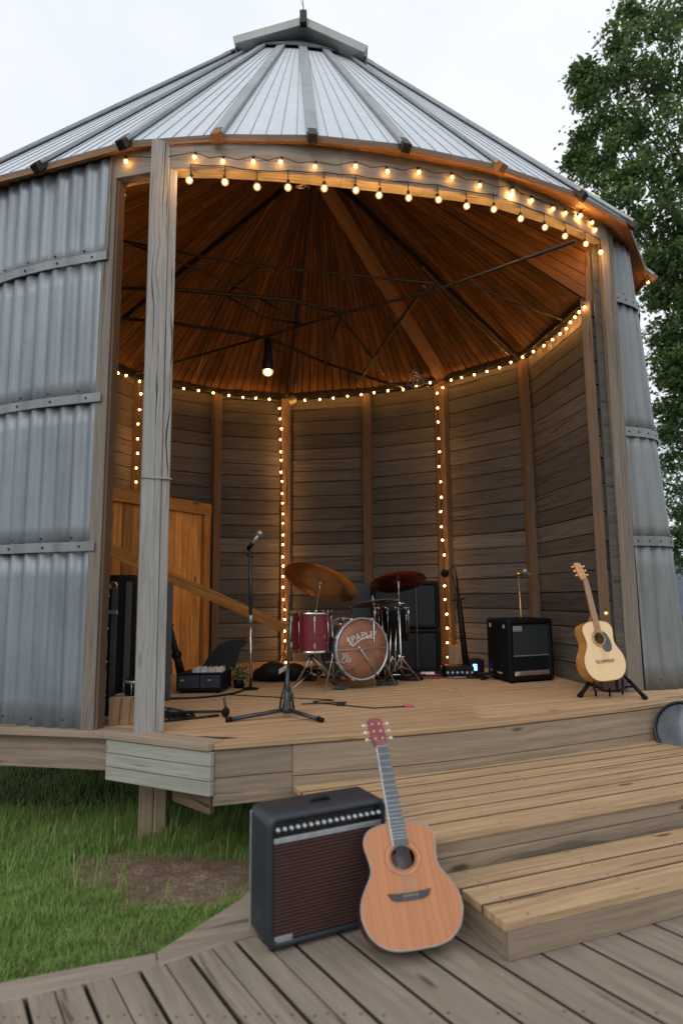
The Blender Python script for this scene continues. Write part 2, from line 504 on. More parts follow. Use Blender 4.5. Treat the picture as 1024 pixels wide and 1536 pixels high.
# -------- roof
roofo = None
COLR = .86
def cpt(i, r=COLR):
    e = eave[i % NE]
    d = V((e.x - APX, e.y - APY, 0)).normalized()
    t = r
    tot = math.hypot(e.x - APX, e.y - APY)
    return V((APX + d.x * t, APY + d.y * t, lerp(topz, e.z, t / tot)))
roof = MB()
seam = MB()
for i in range(NE):
    a, b = eave[i], eave[(i + 1) % NE]
    p, q = cpt(i), cpt(i + 1)
    L = (a - p).length
    n = (b - a).cross(p - a).normalized()
    if n.z < 0: n = -n
    K = 6
    for k in range(K):
        t0, t1 = k / K, (k + 1) / K
        a0, a1, p0, p1 = a.lerp(b, t0), a.lerp(b, t1), p.lerp(q, t0), p.lerp(q, t1)
        th = n * .015
        roof.add([a0, a1, p1, p0, a0 - th, a1 - th, p1 - th, p0 - th], [[0, 1, 2, 3], [7, 6, 5, 4], [0, 4, 5, 1], [3, 2, 6, 7]])
        if k:
            # raised seam
            w = (a1 - a0).normalized() * (.0025)
            w2 = w * .5
            h = n * .005
            roof.add([a0 - w, a0 + w, p0 + w2, p0 - w2, a0 - w + h, a0 + w + h, p0 + w2 + h, p0 - w2 + h],
                     [[4, 5, 6, 7], [0, 1, 5, 4], [1, 2, 6, 5], [3, 7, 6, 2], [0, 4, 7, 3]], mi=1)
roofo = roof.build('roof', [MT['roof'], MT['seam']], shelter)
for i in range(NE):
    e, p = eave[i], cpt(i)
    if i in (9 + 4, 14, 15, 16): continue
    d = (p - e).normalized()
    out = V((e.x - APX, e.y - APY, 0)).normalized()
    side = V((0, 0, 1)).cross(out).normalized()
    n = side.cross(d).normalized()
    if n.z < 0: n = -n
    bt = MB()
    e2 = e - d * .04
    bt.box((e2 + p) / 2 + n * .016, (p - e2) / 2, side * .044, n * .014)
    bto = bt.build('batten', MT['batten'], roofo, bevel=.006)
    tl = MB()
    tl.box(e - d * .02 - V((0, 0, .005)), d * .075, side * .036, n * .036)
    tl.build('rafter_tail', MT['steel'] if i % 3 else MT['fascia_edge'], roofo, bevel=.01)

# skirt under the cap, scalloped
sk = MB()
NS = 40
ringv = []
for k in range(NS):
    w = 2 * math.pi * k / NS
    ph = (k % 4) / 4
    rr = .93 + .03 * abs(math.sin(math.pi * ph * 1))
    zz = topz - 1.0 * .93 + .15 - .05 * abs(math.sin(math.pi * ph))
    ringv.append((rr, zz, w))
# slope of cone near top
slope = (topz - eave[4].z) / math.hypot(eave[4].x - APX, eave[4].y - APY)
def conez(x, y, off=0):
    # true roof height at x,y: find facet
    best = None
    for i in range(NE):
        a, b = eave[i], eave[(i + 1) % NE]
        ax, ay, bx, by = a.x - APX, a.y - APY, b.x - APX, b.y - APY
        det = ax * by - ay * bx
        if abs(det) < 1e-9: continue
        s = ((x - APX) * by - (y - APY) * bx) / det
        t = (ax * (y - APY) - ay * (x - APX)) / det
        if s >= -1e-6 and t >= -1e-6:
            return topz + s * (a.z - topz) + t * (b.z - topz) + off
    return topz + off
vs = []
for (rr, zz, w) in ringv:
    x, y = APX + rr * math.sin(w), APY - rr * math.cos(w)
    vs.append(V((x, y, conez(x, y, .07))))
for (rr, zz, w) in ringv:
    x, y = APX + .42 * math.sin(w), APY - .42 * math.cos(w)
    vs.append(V((x, y, conez(x, y, .05))))
for (rr, zz, w) in ringv:
    x, y = APX + .03 * math.sin(w), APY - .03 * math.cos(w)
    vs.append(V((x, y, conez(x, y, -.16))))
fs = [[r_ * NS + k, r_ * NS + (k + 1) % NS, (r_ + 1) * NS + (k + 1) % NS, (r_ + 1) * NS + k] for r_ in (0, 1) for k in range(NS)]
sk.add(vs, fs, None, 0, False)
sko = sk.build('roof_skirt', MT['skirt'], roofo)
sm = sko.modifiers.new('solid', 'SOLIDIFY'); sm.thickness = .012

# ridge cap : two sloping slabs meeting over the skirt
capb = MB()
ridge = PY(455, 24, APY - .95)
lft = PY(349, 54, APY - .95)
rgt = PY(552, 68, APY - .95)
dy = V((0, 1.9, 0))
for a, b in ((lft, ridge), (rgt, ridge)):
    dn = (b - a); nn = V((0, 1, 0)).cross(dn).normalized()
    if nn.z < 0: nn = -nn
    capb.box((a + b) / 2 + dy / 2 - nn * .046, dn / 2, dy / 2, nn * .046)
capb.build('ridge_cap', MT['cap'], roofo, bevel=.006)
cs = MB()
for a in (lft, rgt):
    s = 1 if a is lft else -1
    cs.box(a + V((s * .03, .95, -.16)), (0, .90, 0), (.012, 0, 0), (0, 0, .08))
cs.build('vent_side', MT['steel'], roofo)
kn = MB()
kn.box(ridge + V((0, -.02, -.05)), (0, 0, .075), (.036, 0, 0), (0, .035, 0))
kn.build('ridge_joint', MT['steel'], roofo, bevel=.008)
fin = MB()
fin.tube([ridge + V((0, .0, .05)), ridge + V((-.005, 0, .22)), ridge + V((-.012, 0, .42))], [.008, .006, .004], 6)
fin.tube([ridge + V((0, 0, .10)), ridge + V((-.03, 0, .20)), ridge + V((-.045, 0, .26))], .004, 5)
fin.build('finial_wire', MT['silver'], roofo)

# -------- eave board ring + soffit
hb_px = [(160, 270, 3.02), (227, 258, 3.03), (256, 253, 3.04), (330, 254, 3.05), (420, 259, 3.06), (512, 268, 3.08), (600, 278, 3.11), (692, 290, 3.15), (748, 299, 3.17), (830, 327, 3.23), (909, 363, 3.30)]
ht_px = [(160, 230), (227, 215), (256, 211), (330, 210), (420, 213), (512, 221), (600, 233), (692, 251), (748, 264), (830, 295), (909, 333)]
hb = [PZ(u, v, HC + h) for u, v, h in hb_px]
ht = []
for p, (u, v) in zip(hb, ht_px):
    q = PY(u, v, p.y); ht.append(V((p.x, p.y, q.z)))
C0 = V((-.2, 6.9, 0))
def inward(p, d):
    w = V((C0.x - p.x, C0.y - p.y, 0)).normalized()
    return V((p.x + w.x * d, p.y + w.y * d, p.z))
hd = MB()
segs = [(0, 1), (2, 3), (3, 4), (4, 5), (5, 6), (6, 7), (7, 8), (8, 9), (9, 10)]
def header_piece(i0, i1, name):
    hd = MB(); uo = random.random() * 30
    idx = list(range(i0, i1 + 1))
    L = 0
    vs = []
    us = []
    for j, i in enumerate(idx):
        if j: L += (hb[i] - hb[idx[j - 1]]).length
        us.append(uo + L)
        vs += [hb[i], ht[i], inward(ht[i], .11), inward(hb[i], .11)]
    fs = []; uvs = []
    for j in range(len(idx) - 1):
        for k in range(4):
            l = (k + 1) % 4
            fs.append([j * 4 + k, (j + 1) * 4 + k, (j + 1) * 4 + l, j * 4 + l])
            v0, v1 = k * .23, (k + 1) * .23
            uvs.append([(us[j], v0), (us[j + 1], v0), (us[j + 1], v1), (us[j], v1)])
    n = len(idx) - 1
    fs += [[0, 1, 2, 3], [n * 4 + 3, n * 4 + 2, n * 4 + 1, n * 4]]
    uvs += [[(0, 0), (0, .2), (.1, .2), (.1, 0)]] * 2
    hd.add(vs, fs, uvs)
    return hd.build(name, MT['header'], shelter, bevel=.004)
header_piece(0, 2, 'header_beam'); header_piece(2, 5, 'header_beam'); header_piece(5, 8, 'header_beam'); header_piece(8, 10, 'header_beam')
# thin board above the header, following eave
eb = MB()
def eave_at(p):
    """point on the eave outline in direction of p from the apex centre"""
    for i in range(NE):
        a, b = eave[i], eave[(i + 1) % NE]
        ax, ay, bx, by = a.x - APX, a.y - APY, b.x - APX, b.y - APY
        det = ax * by - ay * bx
        x, y = p.x - APX, p.y - APY
        s = (x * by - y * bx) / det; t = (ax * y - ay * x) / det
        if s >= -1e-6 and t >= -1e-6:
            k = 1 / (s + t)
            return V((APX + x * k, APY + y * k, a.z * s / (s + t) + b.z * t / (s + t)))
for i in range(NE):
    a, b = eave[i], eave[(i + 1) % NE]
    for k in range(2):
        p, q = a.lerp(b, k / 2), a.lerp(b, (k + 1) / 2)
        pi_, qi = inward(p, .03), inward(q, .03)
        z = V((0, 0, 1))
        eb.add([p - z * .018, q - z * .018, q - z * .055, p - z * .055, pi_ - z * .018, qi - z * .018, qi - z * .055, pi_ - z * .055],
               [[0, 1, 2, 3], [7, 6, 5, 4], [3, 2, 6, 7], [0, 4, 5, 1]],
               [[(k * .3, 0), (k * .3 + .3, 0), (k * .3 + .3, .05), (k * .3, .05)]] * 4)
eb.build('eave_board', MT['fascia_edge'], roofo)
# soffit boards from eave inwards
so = MB()
for i in range(NE):
    a, b = eave[i], eave[(i + 1) % NE]
    w = .42
    p0, p1 = a - V((0, 0, .024)), b - V((0, 0, .024))
    i0, i1 = inward(a, w), inward(b, w)
    i0.z += .02; i1.z += .02
    so.add([p0, p1, i1, i0], [[0, 1, 2, 3]], [[(0, 0), (1, 0), (1, .3), (0, .3)]])
soo = so.build('soffit', MT['fascia_edge'], roofo)
sm = soo.modifiers.new('solid', 'SOLIDIFY'); sm.thickness = .01

# -------- corrugated walls
def path_len(pts):
    L = [0]
    for a, b in zip(pts, pts[1:]): L.append(L[-1] + math.hypot(b[0] - a[0], b[1] - a[1]))
    return L
def path_at(pts, L, s):
    s = max(0, min(L[-1], s))
    for i in range(len(pts) - 1):
        if s <= L[i + 1] + 1e-9:
            t = (s - L[i]) / (L[i + 1] - L[i] + 1e-12)
            a, b = V(pts[i]), V(pts[i + 1])
            return a.lerp(b, t), (b - a).normalized()
    return V(pts[-1]), (V(pts[-1]) - V(pts[-2])).normalized()
def corr(pts, s0, s1, z0, z1, name, mat, pitch=.125, amp=.016, top=None, lean=(0, 0), off=0, flare=0):
    """corrugated sheet along plan path; outside is to the right of travel if sign>0"""
    L = path_len(pts)
    mb = MB()
    n = max(6, int((s1 - s0) / pitch * 10))
    row0 = []; 
    rows = 6
    vs = []
    for r_ in range(rows + 1):
        for i in range(n + 1):
            s = s0 + (s1 - s0) * i / n
            t = r_ / rows
            if i == 0: s += lerp(lean[0], lean[1], t)
            p, d = path_at(pts, L, s)
            nn = V((d.y, -d.x))
            o = off + amp * math.cos(2 * math.pi * s / pitch) + .004 * math.sin(s * 7 + z0 * 3)
            zt = z1 if top is None else top(p)
            zz_ = lerp(z0, zt, t)
            p = p + nn * (o + flare * (4.9 - zz_) * min(1, s / .5))
            vs.append(V((p.x, p.y, zz_)))
    fs = [[r_ * (n + 1) + i, r_ * (n + 1) + i + 1, (r_ + 1) * (n + 1) + i + 1, (r_ + 1) * (n + 1) + i] for r_ in range(rows) for i in range(n)]
    mb.add(vs, fs, None, 0, True)
    zt = (z1 or z0 + .7)
    for zb in (z0 + .09,):
        s = math.ceil(s0 / pitch) * pitch + pitch
        while s < min(s1, s0 + 6) - .05 and pitch < .2:
            p, d = path_at(pts, L, s); nn = V((d.y, -d.x)); q = p + nn * (off + amp + .004 + flare * (4.9 - zb) * min(1, s / .5))
            mb.lathe((q.x, q.y, zb), (nn.x, nn.y, 0), [(.0085, -.004), (.0085, .001), (.006, .004), (.0001, .005)], 7, 1)
            s += pitch * 2
    o = mb.build(name, [mat, MT['stand']], shelter)
    m = o.modifiers.new('solid', 'SOLIDIFY'); m.thickness = .003
    return o
def strip(pts, s0, s1, z0, z1, mat, name='flashing_strip', off=.02, tilt=0, flare=0):
    L = path_len(pts); mb = MB()
    n = 14; vs = []
    for i in range(n + 1):
        s = s0 + (s1 - s0) * i / n
        p, d = path_at(pts, L, s); nn = V((d.y, -d.x)); p = p + nn * (flare * (4.9 - z0) * min(1, s / .5))
        a = p + nn * off; b = p + nn * (off + .008)
        zz = tilt * s
        for q, z in ((a, z0), (b, z0), (b, z1), (a, z1)): vs.append(V((q.x, q.y, z + zz)))
    fs = []
    for i in range(n):
        for k in range(4):
            l = (k + 1) % 4
            fs.append([i * 4 + k, (i + 1) * 4 + k, (i + 1) * 4 + l, i * 4 + l])
    fs += [[0, 1, 2, 3], [n * 4 + 3, n * 4 + 2, n * 4 + 1, n * 4]]
    mb.add(vs, fs)
    o = mb.build(name, mat, shelter, bevel=.002)
    # screw heads
    sc = MB()
    for k in range(13):
        s = s0 + (s1 - s0) * (k + .5) / 13
        p, d = path_at(pts, L, s); nn = V((d.y, -d.x)); p = p + nn * (flare * (4.9 - z0) * min(1, s / .5)); q = p + nn * (off + .008)
        sc.lathe((q.x, q.y, (z0 + z1) / 2 + tilt * s), (nn.x, nn.y, 0), [(.009, 0), (.008, .004), (.0001, .006)], 8)
    sc.build('screw', MT['steel'], o)
    return o
# left wall: path from the left post leftwards. outside must be to the right of travel (travel -x => right normal (d.y,-d.x)= (.,+)) so flip path
Lp = [(-3.9, 6.9), (-3.75, 5.75), (-3.35, 5.15), (-2.85, 4.80), (-2.27, 4.50), (L0.x + .0, L0.y)]
Lp = [tuple(p[:2]) for p in cr([(a, b, 0) for a, b in Lp], 6)]
LL = path_len(Lp)[-1]
def under_eave(p):
    e = eave_at(V((p.x, p.y, 0)))
    return e.z - .012
tiers = [(.575, 1.80), (1.80, 2.83), (2.83, 3.87), (3.87, None)]
ends = [(-.02, .0), (-.0, .02), (.02, .05), (.06, .09)]
for k, (z0, z1) in enumerate(tiers):
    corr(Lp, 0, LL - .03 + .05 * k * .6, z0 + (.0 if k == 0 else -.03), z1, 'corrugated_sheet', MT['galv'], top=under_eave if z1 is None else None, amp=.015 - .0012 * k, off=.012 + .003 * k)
for z in (1.80, 2.83, 3.87):
    strip(Lp, 0, LL - .0 + .03, z - .035, z + .03, MT['flash'], off=.034)
# right wall
Rp = [(R0.x, R0.y + .01), (R0.x + .26, R0.y + .17), (2.97, 6.20), (3.17, 6.78), (3.13, 7.5), (2.75, 8.35), (2.0, 9.0), (1.0, 9.35), (-.2, 9.5), (-1.4, 9.35), (-2.6, 8.9), (-3.5, 8.0), (-3.9, 6.9)]
Rp = [tuple(p[:2]) for p in cr([(a, b, 0) for a, b in Rp], 5)]
RL = path_len(Rp)[-1]
for z0, z1 in [(.60, 1.93), (1.93, 2.96), (2.96, 4.29), (4.29, None)]:
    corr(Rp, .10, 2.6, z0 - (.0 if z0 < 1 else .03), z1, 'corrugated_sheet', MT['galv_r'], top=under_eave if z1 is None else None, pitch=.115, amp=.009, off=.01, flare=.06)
for z in (1.93, 2.96, 4.29):
    strip(Rp, .07, 1.5, z - .045, z + .045, MT['galv_r'], off=.026, flare=.06)
corr(Rp, 2.6, RL, .60, 0, 'corrugated_sheet', MT['galv_r'], top=under_eave, pitch=.23, amp=.013, off=.01)

# posts
def post(p0, p1, w, d, mat, name, ang=0, bev=.006, split=False):
    mb = MB()
    c, s = math.cos(ang), math.sin(ang)
    wv, dv = V((c, s, 0)) * w, V((-s, c, 0)) * d
    if split:
        mb.plank(V(p0) - wv * .22, V(p1) - wv * .22, wv * .56, dv)
        mb.plank(V(p0) + wv * .281, V(p1) + wv * .281, wv * .435, dv * .93)
    else:
        mb.plank(p0, p1, wv, dv)
    return mb.build(name, mat, shelter, bevel=bev)
# left corner post (two boards)
post((L0.x - .01, L0.y + .02, .56), (L0.x - .01, L0.y + .04, hb[0].z + .26), .088, .10, MT['post'], 'corner_post', -.1)
post((L0.x + .045, L0.y + .03, .60), (L0.x + .045, L0.y + .05, hb[0].z), .018, .10, MT['stud'], 'corner_trim', -.1)
# free standing column
cb = PZ(223, 1097, STAGE)
ct = PY(241, 214, hb[1].y - .02)
COLP = cb
mb = MB()
cw = .092
cang = .35
cx = V((cb.x, cb.y, STAGE)); ctop = V((cb.x - .01, cb.y - .0, ct.z))
ex, ey = V((math.cos(cang), math.sin(cang), 0)), V((-math.sin(cang), math.cos(cang), 0))
mb.plank(cx - ex * .028, ctop - ex * .028, ex * .125, ey * .15)
mb.plank(cx + ex * .063, ctop + ex * .063, ex * .054, ey * .135)
mb.build('column', MT['column'], shelter, bevel=.008, seg=3)
band = MB()
zb = PY(228, 720, cb.y).z
band.box((cb.x, cb.y, zb), ex * .097, ey * .082, V((0, 0, .004)))
band.build('band', MT['column'], shelter)
# right corner post + trims (orange lit, frame of the opening)
RT2 = hb[10]
post((R0.x - .035, R0.y - .01, STAGE), (R0.x - .045, R0.y - .08, RT2.z + .20), .085, .11, MT['post'], 'corner_post', .25)
post((R0.x + .05, R0.y - .0, STAGE), (R0.x + .03, R0.y - .03, RT2.z + .22), .10, .05, MT['post'], 'corner_trim', .3)

# interior facets with horizontal boards
zr = HC + RINGH
vert = ring + [(R0.x - .07, R0.y + .02)]
full = [(L0.x + .05, L0.y + .15)] + vert
for i in range(len(full) - 1):
    a, b = V((*full[i], 0)), V((*full[i + 1], 0))
    d = (b - a).normalized(); nn = V((d.y, -d.x, 0))     # towards the room
    if (V((C0.x, C0.y, 0)) - a).dot(nn) < 0: nn = -nn
    mb = MB()
    z = STAGE
    last = i == len(full) - 2
    hgt = zr if not last else RT2.z + .1
    while z < hgt - .02:
        h = random.uniform(.15, .20) if not last else random.uniform(.2, .32)
        z2 = min(z + h, hgt)
        jit = random.uniform(-.004, .004)
        tt = nn * .022
        a1 = a - nn * (.03 + jit); b1 = b - nn * (.03 + jit)
        mb.plank(a1 + V((0, 0, (z + z2) / 2)), b1 + V((0, 0, (z + z2) / 2 + random.uniform(-.003, .003))), V((0, 0, z2 - z - .011)) + nn * random.uniform(.004, .016), tt)
        z = z2
    # dark backing
    mb.plank(a - nn * .075 + V((0, 0, (hgt + STAGE) / 2)), b - nn * .075 + V((0, 0, (hgt + STAGE) / 2)), V((0, 0, hgt - STAGE)), nn * .02)
    mb.build('board_wall', MT['wall'], shelter, bevel=.002, seg=1)
for i, (x, y) in enumerate(vert[:-1]):
    p = V((x, y, 0))
    c = (V((C0.x, C0.y, 0)) - p).normalized()
    ang = math.atan2(c.y, c.x) - math.pi / 2
    w = .135 if i in (3 + 2, 7) else .11
    if i == 7: w = .17
    if i == 9: w = .13
    q = p + c * .02
    top = zr
    post((q.x, q.y, STAGE), (q.x, q.y, top), w, .09, MT['stud'], 'wall_post', ang)
# post between last ring vertex and corner goes up to the header
x, y = vert[-2]
post((x + .03, y + .03, zr), (x + .05, y - .0, RT2.z + .1), .13, .09, MT['stud'], 'wall_post', 1.3)
# wall plate ring (dark band below ceiling)
mb = MB()
for i in range(len(full) - 2):
    a, b = V((*full[i], zr + .02)), V((*full[i + 1], zr + .02))
    if i == 0: continue
    ci = (V((C0.x, C0.y, zr)) - (a + b) / 2); ci.z = 0; ci.normalize()
    mb.plank(a + ci * .03, b + ci * .03, ci * .08, V((0, 0, .07)))
mb.build('wall_plate', MT['steel'], shelter, bevel=.004)

# ceiling lining: radial boards
capex = V((-.25, 6.75, HC + 5.35))
cring = [V((x, y, zr + .02)) for x, y in vert[:-1]]
cring.append(inward(hb[10], .10) + V((0, 0, .12)))
for i in (8, 6, 4, 2, 0): cring.append(inward(hb[i], .10) + V((0, 0, .14)))
for i in range(len(cring)):
    a, b = cring[i], cring[(i + 1) % len(cring)]
    mb = MB()
    n = max(3, int((b - a).length / .105))
    nn = (b - a).cross(capex - a).normalized()
    if nn.z > 0: nn = -nn
    apx = capex
    for k in range(n):
        p0, p1 = a.lerp(b, k / n + .006), a.lerp(b, (k + 1) / n - .006)
        off = nn * random.uniform(0, .012)
        # cut each radial board into two lengths
        cuts = [0, random.uniform(.3, .6), .94]
        for c0, c1 in zip(cuts, cuts[1:]):
            o2 = off + nn * random.uniform(0, .006)
            A0, A1, B0, B1 = p0.lerp(apx, c0 + .002), p1.lerp(apx, c0 + .002), p0.lerp(apx, c1), p1.lerp(apx, c1)
            L0_, L1_ = (apx - p0).length * c0, (apx - p0).length * c1
            w0, w1 = (A1 - A0).length, (B1 - B0).length
            q = [v + o2 for v in (A0, A1, B1, B0)]
            t = nn * .015
            mb.add(q + [v - t for v in q], [[0, 3, 2, 1], [4, 5, 6, 7], [0, 1, 5, 4], [1, 2, 6, 5], [2, 3, 7, 6], [3, 0, 4, 7]],
                   [[(L0_, 0), (L1_, 0), (L1_, w1), (L0_, w0)]] + [[(0, 0)] * 4] * 5)
    mb.build('ceiling_panel', MT['ceil'], shelter)
mb = MB()
# underside closing sheet behind the lining (dark) is the roof itself; king block at the top
mb.lathe(capex - V((0, 0, .34)), (0, 0, 1), [(.0001, 0), (.20, 0), (.20, .12), (.0001, .12)], 12, smooth=False)
mb.build('king_block', MT['rafter'], shelter)
# big diagonal rafter
ra = PZ(664, 568, zr + .02)
rb_dir = capex - V((0, .1, .62))
mb = MB()
d = (rb_dir - ra).normalized()
side = V((d.y, -d.x, 0)).normalized(); nn = side.cross(d)
mb.plank(ra + d * .02, rb_dir, side * .11, nn * .13)
mb.build('rafter', MT['rafter'], shelter, bevel=.008)
# thinner rafters at each ring vertex
for i in range(len(cring)):
    a = cring[i] - V((0, 0, .07)); b = capex - V((0, 0, .42))
    d = (b - a).normalized(); side = V((d.y, -d.x, 0)).normalized(); nn = side.cross(d)
    mb = MB(); mb.plank(a, b, side * .03, nn * .05)
    if i in (2, 5, 8, 11): mb.build('rafter', MT['steel'] if i % 3 else MT['ceil'], shelter)
# truss rods
def rod(pts, r, name='truss_rod'):
    mb = MB()
    P3 = [PZ(u, v, HC + h) for u, v, h in pts]
    mb.tube(P3, r * .78, 8)
    mb.build(name, MT['steel'], shelter)
z = 2.72
rod([(150, 575, z), (258, 545, z), (390, 507, z), (510, 471, z), (650, 436, z), (862, 362, z)], .018)
rod([(165, 433, 2.86), (258, 434, 2.86), (325, 440, 2.86), (442, 451, 2.86), (520, 471, 2.78)], .026)
rod([(160, 352, 3.1), (286, 400, 3.0), (372, 437, 2.9), (454, 487, 2.76), (520, 471, 2.74)], .017)
rod([(335, 441, 2.86), (395, 476, 2.8), (454, 487, 2.76)], .015)
rod([(160, 476, 2.8), (255, 484, 2.8), (388, 505, 2.76), (411, 511, 2.74), (489, 545, 2.74), (584, 576, 2.72), (610, 581, 2.72)], .024)
rod([(511, 473, 2.74), (487, 546, 2.74)], .016)
rod([(508, 471, 2.75), (545, 520, 2.75), (584, 574, 2.72)], .020)
rod([(636, 430, 2.78), (623, 448, 2.77), (575, 515, 2.75), (536, 577, 2.72)], .024)
rod([(175, 360, 3.05), (370, 397, 3.0), (500, 410, 2.95), (648, 425, 2.84), (655, 434, 2.8)], .016)
rod([(700, 425, 2.9), (766, 452, 2.82), (842, 479, 2.72)], .014)
rod([(632, 400, 2.95), (690, 464, 2.85), (762, 532, 2.74)], .012)
rod([(402, 388, 3.02), (340, 441, 2.9), (312, 500, 2.8), (296, 560, 2.74)], .016)
# ------------------------------------------------------------------ pine partition + sloping rail
part = thing('pine_partition', 'orange-lit pine board partition with top rail standing in the back left of the stage', 'partition', PY(240, 1010, 7.1))
pa, pb = PY(160, 738, 6.5), PY(312, 768, 7.85)
pa.z = pb.z = (pa.z + pb.z) / 2
pdir = (pb - pa).normalized(); pn = V((pdir.y, -pdir.x, 0)).normalized()
Lw = (pb - pa).length
mb = MB(); s = -.5
while s < Lw - .16:
    w = random.uniform(.11, .19)
    w = min(w, Lw - .12 - s)
    c = pa + pdir * (s + w / 2)
    mb.plank((c.x, c.y, STAGE), (c.x, c.y, pa.z - .02), pdir * (w - .006), pn * (.02 + random.uniform(0, .012)))
    s += w
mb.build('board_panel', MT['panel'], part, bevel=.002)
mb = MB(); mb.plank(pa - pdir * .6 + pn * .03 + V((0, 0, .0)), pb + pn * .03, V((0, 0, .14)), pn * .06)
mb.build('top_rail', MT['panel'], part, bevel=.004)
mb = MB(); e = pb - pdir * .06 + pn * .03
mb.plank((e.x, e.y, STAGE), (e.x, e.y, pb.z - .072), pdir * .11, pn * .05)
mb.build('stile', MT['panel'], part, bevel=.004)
ra_, rb_ = PY(150, 818, 6.2), PY(428, 943, 7.7)
d = (rb_ - ra_).normalized()
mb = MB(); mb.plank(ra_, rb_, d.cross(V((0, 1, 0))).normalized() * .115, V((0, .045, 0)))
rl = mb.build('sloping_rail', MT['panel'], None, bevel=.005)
tag(rl, 'long orange pine rail sloping down across the back left boards to the middle light string', 'rail')
# ------------------------------------------------------------------ stage platform
Cc = PZ(321, 1117, STAGE)
M1 = PZ(440, 1108, STAGE); M2 = PZ(660, 1091, STAGE); M3 = PZ(840, 1072, STAGE); M4 = PZ(1024, 1049, STAGE)
dirv = V((M4.x - Cc.x, M4.y - Cc.y, 0)).normalized()
perp = V((-dirv.y, dirv.x, 0))
M5 = M4 + dirv * 1.6 + perp * .35
front = [tuple(p[:2]) for p in cr([tuple(Cc), tuple(M1), tuple(M2), tuple(M3), tuple(M4), tuple(M5)], 4)]
C2 = PZ(160, 1098, STAGE); C3 = PZ(-10, 1092, STAGE)
plat = thing('stage_platform', 'raised timber stage deck with curved front edge under the shelter', 'stage', (Cc.x, Cc.y, .2))
platpoly = front + [(5.0, 7.6), (3.2, 9.6), (-.2, 10), (-3.2, 9.3), (-4.0, 7.5), (-4.0, 5.6), (C3.x - .9, C3.y + .45), (C3.x, C3.y), (C2.x, C2.y)]
# offset front inward for the nosing
def offs(pts, d):
    out = []
    for i, p in enumerate(pts):
        a = pts[max(i - 1, 0)]; b = pts[min(i + 1, len(pts) - 1)]
        t = V((b[0] - a[0], b[1] - a[1])).normalized()
        out.append((p[0] - t.y * d, p[1] + t.x * d))
    return out
nz = .135
fi = offs(front, nz + .004)
inner = [fi[0]] + fi[1:] + platpoly[len(front):]
# convex hull-ish: inner polygon used directly to clip
row = .137
smin, smax = -4.5, 6.5
org0 = V((Cc.x, Cc.y, 0))
k = -4
nrow = 0
while k * row < 6.4:
    t0, t1 = k * row, (k + 1) * row - .009
    a = org0 + perp * t0; b = org0 + perp * t1
    s0 = smin + (k * 1.37 % 1.3)
    while s0 < smax:
        s1 = s0 + 3.2
        poly = [tuple((a + dirv * s0)[:2]), tuple((a + dirv * (s1 - .004))[:2]), tuple((b + dirv * (s1 - .004))[:2]), tuple((b + dirv * s0)[:2])]
        pc = clip_convex(poly, inner)
        if len(pc) >= 3:
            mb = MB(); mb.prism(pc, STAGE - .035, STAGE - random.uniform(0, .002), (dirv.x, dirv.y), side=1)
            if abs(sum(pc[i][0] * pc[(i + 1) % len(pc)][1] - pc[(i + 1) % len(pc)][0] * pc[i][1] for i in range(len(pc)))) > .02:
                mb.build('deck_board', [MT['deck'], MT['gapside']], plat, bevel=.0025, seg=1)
                nrow += 1
        s0 = s1
    k += 1
# nosing
mb = MB()
L = path_len(front); uo = 3
vs = []; uvs = []
for i, (p, q) in enumerate(zip(front, offs(front, nz))):
    vs += [V((p[0], p[1], STAGE + .001)), V((q[0], q[1], STAGE + .001)), V((q[0], q[1], STAGE - .035)), V((p[0], p[1], STAGE - .035))]
fs = []
for i in range(len(front) - 1):
    for kk in range(4):
        l = (kk + 1) % 4
        fs.append([i * 4 + kk, i * 4 + l, (i + 1) * 4 + l, (i + 1) * 4 + kk])
        v0, v1 = kk * .13, kk * .13 + .12
        uvs.append([(L[i], v0), (L[i], v1), (L[i + 1], v1), (L[i + 1], v0)])
fs += [[3, 2, 1, 0]]; uvs += [[(0, 0)] * 4]
mb.add(vs, fs, uvs)
mb.build('nosing_board', MT['deck'], plat, bevel=.008)
# grey sill at the front left, C3 -> C2 -> Cc
mb = MB()
sillp = [(C3.x - .9, C3.y + .42), (C3.x, C3.y), (C2.x, C2.y), (Cc.x - .01, Cc.y)]
so_ = offs(sillp, -.035); si_ = offs(sillp, .11)
for i in range(3):
    mb.prism([so_[i], so_[i + 1], si_[i + 1], si_[i]], STAGE - .034, STAGE + .006 + .002 * i, ((so_[i + 1][0] - so_[i][0]), (so_[i + 1][1] - so_[i][1])))
mb.build('sill_board', MT['fascia'], plat, bevel=.004)
